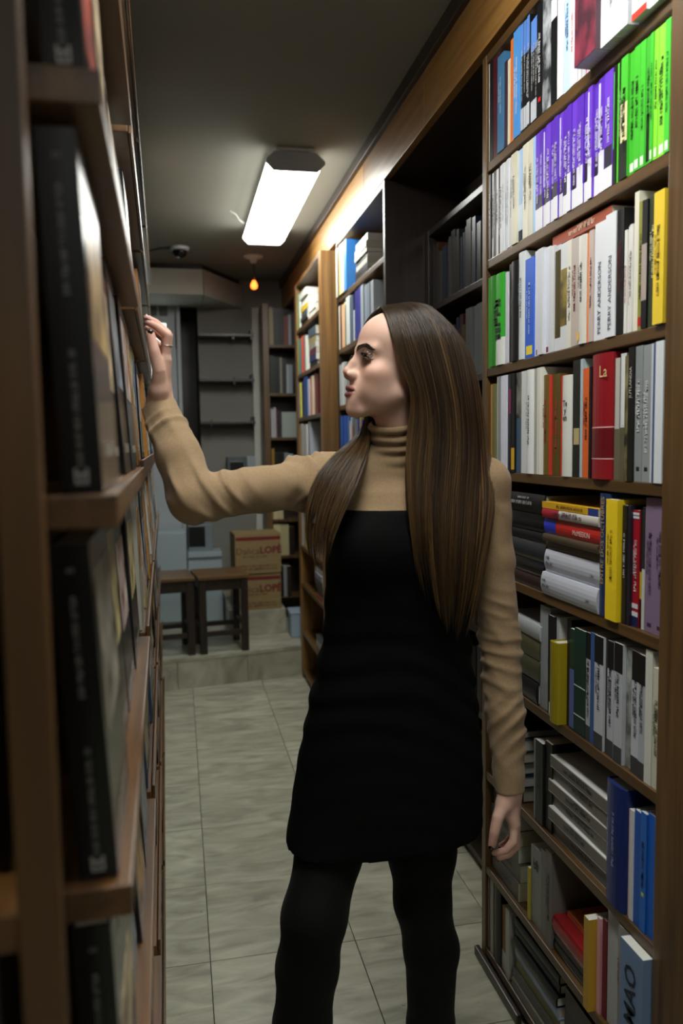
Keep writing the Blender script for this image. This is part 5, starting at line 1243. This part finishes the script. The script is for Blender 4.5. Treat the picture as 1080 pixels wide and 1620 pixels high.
def nail(J, face, wd, ln):
    tip = np.array(J[3]); pre = np.array(J[2]); ax = (tip-pre)/np.linalg.norm(tip-pre); nrm = np.array(face, float); nrm -= ax*(nrm@ax); nrm /= np.linalg.norm(nrm); sd = np.cross(ax, nrm)
    r = wd*0.92; v = []; f = []
    NA, NL = 7, 6
    for i in range(NL):
        u = -0.5+i/(NL-1)
        for k in range(NA):
            a = (-1+2*k/(NA-1))*0.95; shr = 1-0.25*max(0, abs(u)-0.3)/0.2
            v.append(tuple(tip+ax*(u*ln+0.0008)+nrm*(r*math.cos(a*shr)+0.0003)+sd*(r*math.sin(a*shr)*0.85)))
    for i in range(NL-1):
        for k in range(NA-1): f.append((i*NA+k, i*NA+k+1, (i+1)*NA+k+1, (i+1)*NA+k))
    o = child('nail', pyd('nail', v, f, True), mnail); m = o.modifiers.new('thick', 'SOLIDIFY'); m.thickness = 0.0008; m.offset = 0
for nm, fc in (('thumb', (0.25, -1, 0.1)), ('index', (0.2, -0.4, 1)), ('middle', (0.2, 0, 1)), ('ring', (0.2, 0, 1)), ('pinky', (0.2, 0, 1))): nail(RJ[nm], fc, 0.0082 if nm == 'thumb' else 0.0062, 0.013 if nm == 'thumb' else 0.010)
for nm, fc in (('thumb', (-0.6, -0.8, 0)), ('index', (0, -0.25, -1)), ('middle', (0, 0, -1)), ('ring', (0, 0, -1)), ('pinky', (0, 0, -1))): nail(LJ[nm], fc, 0.0082 if nm == 'thumb' else 0.0062, 0.013 if nm == 'thumb' else 0.010)
a = np.array(RJ['index'][0]); b_ = np.array(RJ['index'][1]); axr = (b_-a)/np.linalg.norm(b_-a); cr = a+(b_-a)*0.62; t1 = np.cross(axr, [0, 1, 0.2]); t1 /= np.linalg.norm(t1); t2 = np.cross(axr, t1)
tube('ring', [tuple(cr+(t1*math.cos(k*math.pi/12)+t2*math.sin(k*math.pi/12))*0.0094-np.array(person.location)) for k in range(25)], 0.0009, mat('silver', '#c8c8cc', 0.2, metal=1.0), person, 6)

# ---- clothes
def wob(p, s, k=0):
    a = p*s
    return (np.sin(a[:, 0]*1.0+1.7*np.sin(a[:, 2]*0.6+k))+np.sin(a[:, 2]*1.3+1.3*np.sin(a[:, 0]*0.8+a[:, 1]+k*2))+np.sin(a[:, 1]*1.1+1.1*np.sin(a[:, 2]*0.9+2+k)))/3
def along(p, A, B):
    ab = B-A; L = np.linalg.norm(ab); return ((p-A)@(ab/L)), L
def fold(x):
    """rounded ridges with sharp valleys between"""
    return 2*np.abs(np.sin(x*0.5))**0.8-1.15
def sweater_sdf(p):
    g = 0.006
    d = smin(smax(torso(p, -0.008), float(LA[5, 0])-p[:, 2], 0.01), shoulders(p, 0.004), 0.03)
    ar = arm_r(p, g); al = arm_l(p, g)
    # creases: bunching at the elbow, long pulls at the shoulder, many rings on the forearms
    def rd(x, k=2.2): return (0.5+0.5*np.sin(x))**k
    m1 = np.clip(0.55+0.9*wob(p, 26, 0.7), 0, 1); m2 = np.clip(0.55+0.9*wob(p, 31, 2.1), 0, 1)
    t, L = along(p, RE, RS); u = t/L; sid = (p-RE)@np.array([0.1, -0.75, 0.65], np.float32)
    ar = ar-0.0072*m1*np.exp(-((u-0.16)/0.16)**2)*rd(t*170+sid*150)-0.0087*np.exp(-((u-0.80)/0.13)**2)*rd(t*150-sid*150+1.0)-0.0043*m2*rd(t*70+sid*120+1.5*wob(p, 30))
    t, L = along(p, RE, RW); u = t/L; sid = (p-RE)@np.array([0.75, -0.65, 0], np.float32)
    ar = ar-0.0065*m2*np.exp(-((u-0.25)/0.25)**2)*rd(t*120+sid*190+1.2*wob(p, 40))-0.0079*np.exp(-((u-0.76)/0.10)**2)*(0.35+0.65*m1)*rd(t*190-sid*90+0.6+1.5*wob(p, 35, 1))
    t, L = along(p, LE, LS); u = t/L; sid = (p-LE)@np.array([0.8, -0.6, 0], np.float32)
    al = al-0.0058*m1*np.exp(-((u-0.05)/0.22)**2)*rd(t*190+sid*90+2.0*wob(p, 35))-0.0031*m2*rd(t*80+sid*110+2*wob(p, 25, 2))
    t, L = along(p, LE, LW); u = t/L
    al = al-0.0099*(0.25+0.75*m1)*np.exp(-((u-0.62)/0.18)**2)*rd(t*150+sid*150+2.0*wob(p, 30, 1), 1.6)-0.0058*m2*np.exp(-((u-0.16)/0.22)**2)*rd(t*210-sid*60+1.8*wob(p, 40))
    # turned cuffs
    def cuff(d_, E, W):
        t, L = along(p, E, W); u = L-t
        ax = (W-E)/np.linalg.norm(W-E); rad = np.linalg.norm((p-E)-t[:, None]*ax, axis=1)
        band = np.maximum(rad-(0.0285+0.05*np.clip(u, 0, 0.06)), np.maximum(u-0.043, -u-0.004))
        d_ = smin(d_, band, 0.004)
        d_ = np.maximum(d_, t-L-0.004)
        return np.maximum(d_, -np.maximum(rad-0.0245, u-0.03))
    ar = cuff(ar, RE, RW); al = cuff(al, LE, LW)
    d = smin(d, ar, 0.018); d = smin(d, al, 0.018)
    # roll neck with soft horizontal folds
    nk = rcone(p, NB0, NB1, 0.061, 0.0560); t, L = along(p, NB0, NB1)
    nk = nk-0.0042*fold(t*300+1.2*wob(p, 50)+0.6)
    nk = np.maximum(nk, t-L-0.004); ax = (NB1-NB0)/np.linalg.norm(NB1-NB0)
    rad = np.linalg.norm((p-NB0)-t[:, None]*ax, axis=1); nk = np.maximum(nk, -np.maximum(rad-0.0490, -(t-L+0.03)))
    d = smin(d, nk, 0.014)
    return d+0.0009*wob(p, 55, 3)
v, f = surfnet(sweater_sdf, (-0.14, 1.30, 0.60), (0.78, 1.70, 1.52), 0.0031); v = relax(v, f, 1, 0.5)
msw = mat('tan_knit', '#9c8364', 0.92, 0.25, sheen=0.15, noise=(220, '#877056', 0.35, (1, 1, 1)), bump=(1400, 0.35, 0.0006))
child('sweater', npmesh('sweater', v, f), msw)
ZTOP = (0.3495, 1.4000, 1.3144)[2]; ZHEM = (0.3557, 1.4050, 0.6398)[2]
def dress_sdf(p):
    d = loft(p, 0.0)
    for c in (bustL, bustR): d = smin(d, ell(p, c, (0.062, 0.042, 0.058)), 0.045)
    m = np.exp(-((p[:, 2]-float(LA[5, 0]))/0.11)**2)*0.0018+0.0005
    d = d-m*np.sin(p[:, 2]*105+14*(p[:, 0]-0.36)**2*20+1.4*wob(p, 22))
    d = smin(d, legs(p, 0.009), 0.03)
    d = np.maximum(d, np.maximum(p[:, 2]-ZTOP, ZHEM-p[:, 2]))
    inn = np.minimum(loft(p, -0.007), legs(p, 0.002))
    return np.maximum(d, -np.maximum(inn, p[:, 2]-ZHEM-0.12))
v, f = surfnet(dress_sdf, (0.10, 1.34, 0.40), (0.66, 1.70, 1.40), 0.005); v = relax(v, f, 1, 0.4)
child('dress', npmesh('dress', v, f), mat('black_jersey', '#060607', 0.9, 0.12, sheen=0.0, bump=(700, 0.3, 0.0006)))
def tights_sdf(p):
    d = legs(p, 0.0015); d = smin(d, np.minimum(foot(p, LEGR), foot(p, LEGL))-0.001, 0.02)
    return np.maximum(d, p[:, 2]-ZHEM-0.1)
v, f = surfnet(tights_sdf, (0.06, 1.25, -0.012), (0.62, 1.75, 0.72), 0.006)
child('tights', npmesh('tights', v, f), mat('black_tights', '#0a0908', 0.8, 0.15, sheen=0.03))
for leg in (LEGR, LEGL):
    a = np.array(leg[0][-1])
    def shoe(p):
        h = V3(a[0], a[1]+0.035, 0.040); t = V3(a[0]-0.01, a[1]-0.145, 0.024)
        d = smin(rcone(p, h, t, 0.041, 0.030), rcone(p, V3(a[0], a[1]+0.01, 0.1), h, 0.040, 0.042), 0.02)
        d = np.maximum(d, 0.002-p[:, 2]); return np.maximum(d, p[:, 2]-0.11)
    v, f = surfnet(shoe, (a[0]-0.08, a[1]-0.2, -0.01), (a[0]+0.08, a[1]+0.11, 0.14), 0.006)
    child('shoe', npmesh('shoe', v, f), mat('black_leather', '#0b0b0b', 0.35))
# ---- hair: combed sheets with many fine strands over them
def cr(P_, n):
    """Catmull-Rom through control points"""
    P_ = np.array(P_, float); Q = np.concatenate([[2*P_[0]-P_[1]], P_, [2*P_[-1]-P_[-2]]]); out = []
    m = len(P_)-1
    for s in np.linspace(0, m, n):
        i = min(int(s), m-1); t = s-i; a, b, c, d = Q[i:i+4]
        out.append(0.5*((2*b)+(-a+c)*t+(2*a-5*b+4*c-d)*t*t+(-a+3*b-3*c+d)*t**3))
    return np.array(out)
NS = 30
near = [  # from the face edge round to the back of the head, on the side towards the camera
 [(0.3954, 1.5000, 1.7012), (0.3963, 1.4620, 1.6725), (0.4010, 1.4400, 1.6319), (0.4119, 1.4280, 1.5932), (0.4301, 1.4240, 1.5532), (0.4348, 1.4240, 1.5133), (0.4232, 1.4280, 1.4640), (0.4156, 1.4120, 1.4014), (0.4099, 1.3830, 1.3092), (0.4224, 1.3820, 1.2206), (0.4361, 1.3920, 1.1527)],
 [(0.4196, 1.5000, 1.7078), (0.4282, 1.4520, 1.6738), (0.4380, 1.4240, 1.6244), (0.4505, 1.4140, 1.5711), (0.4643, 1.4120, 1.5126), (0.4672, 1.4140, 1.4538), (0.4561, 1.4040, 1.3949), (0.4424, 1.3780, 1.3144), (0.4455, 1.3740, 1.2267), (0.4638, 1.3860, 1.1403), (0.4757, 1.3920, 1.1021)],
 [(0.4496, 1.5020, 1.7136), (0.4645, 1.4560, 1.6822), (0.4782, 1.4260, 1.6252), (0.4932, 1.4160, 1.5656), (0.5055, 1.4160, 1.5008), (0.5085, 1.4180, 1.4354), (0.4978, 1.4060, 1.3702), (0.4836, 1.3840, 1.2949), (0.4794, 1.3800, 1.2065), (0.4883, 1.3920, 1.1135), (0.4917, 1.3950, 1.0699)],
 [(0.4792, 1.5100, 1.7132), (0.5051, 1.4750, 1.6800), (0.5250, 1.4520, 1.6254), (0.5392, 1.4420, 1.5621), (0.5481, 1.4420, 1.4957), (0.5534, 1.4460, 1.4287), (0.5434, 1.4300, 1.3620), (0.5259, 1.4040, 1.2855), (0.5157, 1.3940, 1.1966), (0.5127, 1.4000, 1.1104), (0.5043, 1.4020, 1.0526)],
 [(0.5041, 1.5300, 1.7123), (0.5421, 1.5100, 1.6737), (0.5666, 1.4940, 1.6162), (0.5781, 1.4860, 1.5534), (0.5853, 1.4840, 1.4847), (0.5907, 1.4840, 1.4154), (0.5836, 1.4660, 1.3469), (0.5657, 1.4340, 1.2750), (0.5509, 1.4160, 1.1915), (0.5364, 1.4120, 1.1126), (0.5193, 1.4080, 1.0525)],
 [(0.5133, 1.5500, 1.7108), (0.5674, 1.5500, 1.6648), (0.5956, 1.5450, 1.6069), (0.6088, 1.5400, 1.5421), (0.6177, 1.5380, 1.4732), (0.6229, 1.5300, 1.4014), (0.6135, 1.5000, 1.3314), (0.5911, 1.4580, 1.2591), (0.5702, 1.4320, 1.1880), (0.5527, 1.4240, 1.1154), (0.5327, 1.4160, 1.0596)],
 [(0.5118, 1.5700, 1.7141), (0.5722, 1.5900, 1.6665), (0.6025, 1.6000, 1.6021), (0.6175, 1.6020, 1.5354), (0.6282, 1.6000, 1.4544), (0.6353, 1.5960, 1.3728), (0.6370, 1.6000, 1.2903), (0.6273, 1.6050, 1.2209), (0.6160, 1.6060, 1.1515), (0.6057, 1.6060, 1.0960), (0.5983, 1.6060, 1.0471)]]
far = [   # from the parting over the far side, down behind the neck and over the other shoulder
 [(0.5041, 1.5800, 1.7182), (0.5442, 1.6100, 1.6755), (0.5550, 1.6220, 1.6040), (0.5486, 1.6250, 1.5235), (0.5330, 1.6220, 1.4422), (0.5164, 1.6250, 1.3607), (0.4988, 1.6300, 1.2784), (0.4840, 1.6300, 1.2097), (0.4764, 1.6300, 1.1544), (0.4732, 1.6300, 1.1126), (0.4701, 1.6300, 1.0778)],
 [(0.4640, 1.5500, 1.7173), (0.4682, 1.5880, 1.6842), (0.4602, 1.6000, 1.6143), (0.4458, 1.6000, 1.5357), (0.4255, 1.5980, 1.4700), (0.3776, 1.5600, 1.4286), (0.3160, 1.4900, 1.3894), (0.2786, 1.4500, 1.3317), (0.2619, 1.4300, 1.2804), (0.2568, 1.4200, 1.2285), (0.2609, 1.4200, 1.1844)],
 [(0.4305, 1.5250, 1.7135), (0.4197, 1.5680, 1.6955), (0.4142, 1.5900, 1.6386), (0.4133, 1.5900, 1.5482), (0.3979, 1.5750, 1.4801), (0.3510, 1.5300, 1.4404), (0.2935, 1.4700, 1.4085), (0.2563, 1.4320, 1.3513), (0.2410, 1.4180, 1.2941), (0.2392, 1.4140, 1.2360), (0.2475, 1.4180, 1.1901)],
 [(0.4101, 1.5120, 1.7096), (0.3902, 1.5450, 1.6963), (0.3789, 1.5700, 1.6611), (0.3896, 1.5850, 1.5865), (0.3903, 1.5650, 1.5017), (0.3569, 1.5160, 1.4477), (0.3044, 1.4620, 1.4253), (0.2542, 1.4240, 1.3845), (0.2300, 1.4120, 1.3300), (0.2251, 1.4100, 1.2722), (0.2341, 1.4140, 1.2127)],
 [(0.3954, 1.5000, 1.7012), (0.3838, 1.5300, 1.6901), (0.3717, 1.5560, 1.6678), (0.3723, 1.5720, 1.6233), (0.3926, 1.5520, 1.5202), (0.3774, 1.5050, 1.4561), (0.3537, 1.4620, 1.4172), (0.3270, 1.4240, 1.3676), (0.2954, 1.3980, 1.3174), (0.2714, 1.3940, 1.2664), (0.2596, 1.3980, 1.2140)]]
def sheet(guides, nu):
    G = np.array([cr(g, NS) for g in guides])           # guides x NS x 3
    out = np.zeros((nu, NS, 3))
    for j in range(NS): out[:, j] = cr(G[:, j], nu)
    return out
hairv = []; hairf = []
def add_sheet(S, thick):
    nu = S.shape[0]
    du = np.gradient(S, axis=0); dv = np.gradient(S, axis=1); n = np.cross(du, dv); n /= np.maximum(np.linalg.norm(n, axis=2, keepdims=True), 1e-9)
    cen = np.array([*HC[:2], 0]); 
    return n
def outward(S, n):
    c = np.array([HC[0]+0.02, HC[1]+0.02, 0]); r = S-c; r[..., 2] = 0
    s = np.sign(np.sum(n*r, axis=2)); m = 1 if np.mean(s) > 0 else -1
    return n*m
hair = empty('hair_root'); bpy.data.objects.remove(hair)
rs = np.random.RandomState(5)
base_h = np.array(lin('#1f1610')[:3]); gold = np.array(lin('#866539')[:3]); ash = np.array(lin('#3a2a1e')[:3])
SV = []; SF = []; SCOL = []; so = 0
UV_ = []; UF_ = []; uo = 0
def clear(S, it=10):
    """keep the hair outside head and clothes"""
    sh = S.shape; q = S.reshape(-1, 3).astype(np.float32)
    def dist(x):
        d = head_sdf(w2h(x))*HS-0.010
        e = np.minimum(shoulders(x, 0.004), np.minimum(torso(x, 0.0), arm_r(x, 0.006)))-0.007
        return np.minimum(d, e)
    for _ in range(it):
        d = dist(q); m = d < 0
        if not m.any(): break
        g = np.stack([(dist(q+np.eye(3, dtype=np.float32)[k]*0.002)-dist(q-np.eye(3, dtype=np.float32)[k]*0.002))/0.004 for k in range(3)], 1)
        g /= np.maximum(np.linalg.norm(g, axis=1, keepdims=True), 0.3)
        q = q+np.where(m[:, None], -d[:, None]*g*0.8, 0).astype(np.float32)
    S = q.reshape(sh).astype(float)
    for _ in range(5): S[:, 1:-1] = S[:, 1:-1]*0.5+0.25*(S[:, :-2]+S[:, 2:])
    for _ in range(6): S[1:-1, 8:] = S[1:-1, 8:]*0.5+0.25*(S[:-2, 8:]+S[2:, 8:])
    return S
for guides, nstr in ((near, 3600), (far, 2600)):
    S = clear(sheet(guides, 60)); n = outward(S, add_sheet(S, 0))
    # underlayer
    th = 0.010*np.sin(np.linspace(0.25, math.pi*0.97, NS))[None, :, None]
    A = S-n*0.001; Bk = S-n*(0.0015+th); nu = S.shape[0]
    vv = np.concatenate([A.reshape(-1, 3), Bk.reshape(-1, 3)]); N = nu*NS; ff = []
    JE = int(NS*(0.84 if guides is near else 0.80))
    for i in range(nu-1):
        for j in range(JE-1):
            a = i*NS+j; q = [a, a+1, a+NS+1, a+NS]; ff.append(q); ff.append([N+x for x in q[::-1]])
    for j in range(JE-1):
        for i in (0, nu-1):
            a = i*NS+j; ff.append([a, a+1, N+a+1, N+a])
    for i in range(nu-1):
        for j in (0, JE-1):
            a = i*NS+j; ff.append([a, a+NS, N+a+NS, N+a])
    UV_.append(vv); UF_.append(np.array(ff)+uo); uo += len(vv)
    # strands in locks
    nl = 130; lock_u = rs.uniform(0 if guides is near else 0.22, 1, nl); lock_w = rs.uniform(0.004, 0.022, nl); lock_h = rs.uniform(0, 0.006, nl); lock_g = rs.beta(0.6, 2.0, nl); lock_ph = rs.uniform(0, 6.28, nl); lock_len = rs.uniform(0.78, 1.0, nl)
    tt = np.linspace(0, 1, NS)
    for q in range(nstr):
        L = rs.randint(nl); stray = rs.uniform() < 0.09
        u0 = lock_u[L]+rs.normal(0, 1)*0.022; conv = lock_u[L]+(u0-lock_u[L])*0.45
        u = u0*(1-tt**1.5)+conv*tt**1.5
        u = np.clip(u+0.006*np.sin(tt*5+lock_ph[L])*tt+(rs.normal(0, 0.03)*tt**2 if stray else 0), 0, 1)*(nu-1)
        i0 = np.minimum(u.astype(int), nu-2); fr = (u-i0)[:, None]; jj = np.arange(NS)
        pos = S[i0, jj]*(1-fr)+S[i0+1, jj]*fr; nn = n[i0, jj]
        h = rs.uniform(0.0003, 0.003)+lock_h[L]*np.sin(np.clip(tt*1.1, 0, 1)*math.pi)**0.7*rs.uniform(0.5, 1)
        pos = pos+nn*(h[:, None] if np.ndim(h) else h)
        if stray: pos = pos+nn*(0.006*tt**2)[:, None]
        ln = lock_len[L]*rs.uniform(0.84, 1.0)
        ts = np.linspace(0.0, ln, 22)
        pos = np.stack([np.interp(ts, tt, pos[:, k]) for k in range(3)], 1)
        r = np.full(22, 0.00052)*rs.uniform(0.7, 1.15); r *= np.interp(ts/ln, [0, 0.05, 0.8, 1], [0.8, 1, 0.85, 0.12])
        tg = np.gradient(pos, axis=0); tg /= np.linalg.norm(tg, axis=1, keepdims=True)
        a = np.cross(tg, [0.2, -0.9, 0.3]); a /= np.linalg.norm(a, axis=1, keepdims=True); b = np.cross(tg, a)
        ring = np.stack([pos+(a*math.cos(x)+b*math.sin(x))*r[:, None] for x in (0, 2.094, 4.189)], 1).reshape(-1, 3)
        idx = np.arange(21)[:, None]*3
        fc = np.concatenate([idx+np.array([[k, (k+1) % 3, 3+(k+1) % 3, 3+k]]) for k in range(3)])
        g = np.clip(lock_g[L]*0.9+rs.normal(0, 0.12), 0, 1)
        gl = np.clip(g*np.interp(ts, [0, 0.25, 0.6, 1], [0.12, 0.45, 0.9, 1.1]), 0, 1)[:, None]
        fine = rs.uniform() < 0.022
        if fine: gl = np.clip(np.interp(ts, [0, 0.15, 0.45, 1], [0.1, 0.35, 0.8, 1.2]), 0, 1.25)[:, None]
        col = (base_h*(1-0.4*rs.uniform())+ash*0.3*rs.uniform())*np.maximum(1-gl, 0)+(gold*1.5 if fine else gold)*gl
        SV.append(ring); SF.append(fc+so); SCOL.append(np.repeat(col, 3, 0)); so += len(ring)
um = npmesh('hair_underlayer', np.concatenate(UV_), np.concatenate(UF_))
uo_ = child('hair', um, mat('hair_base', '#170f0a', 0.5, 0.3))
sc_ = np.concatenate(SCOL); sm = npmesh('hair_strands', np.concatenate(SV), np.concatenate(SF), np.concatenate([sc_, np.ones((len(sc_), 1))], 1))
so_ = link('hair_strands', sm, tone_mat('hair_fibre', 0.3, 0, 0.6), uo_); so_['kind'] = 'stuff'
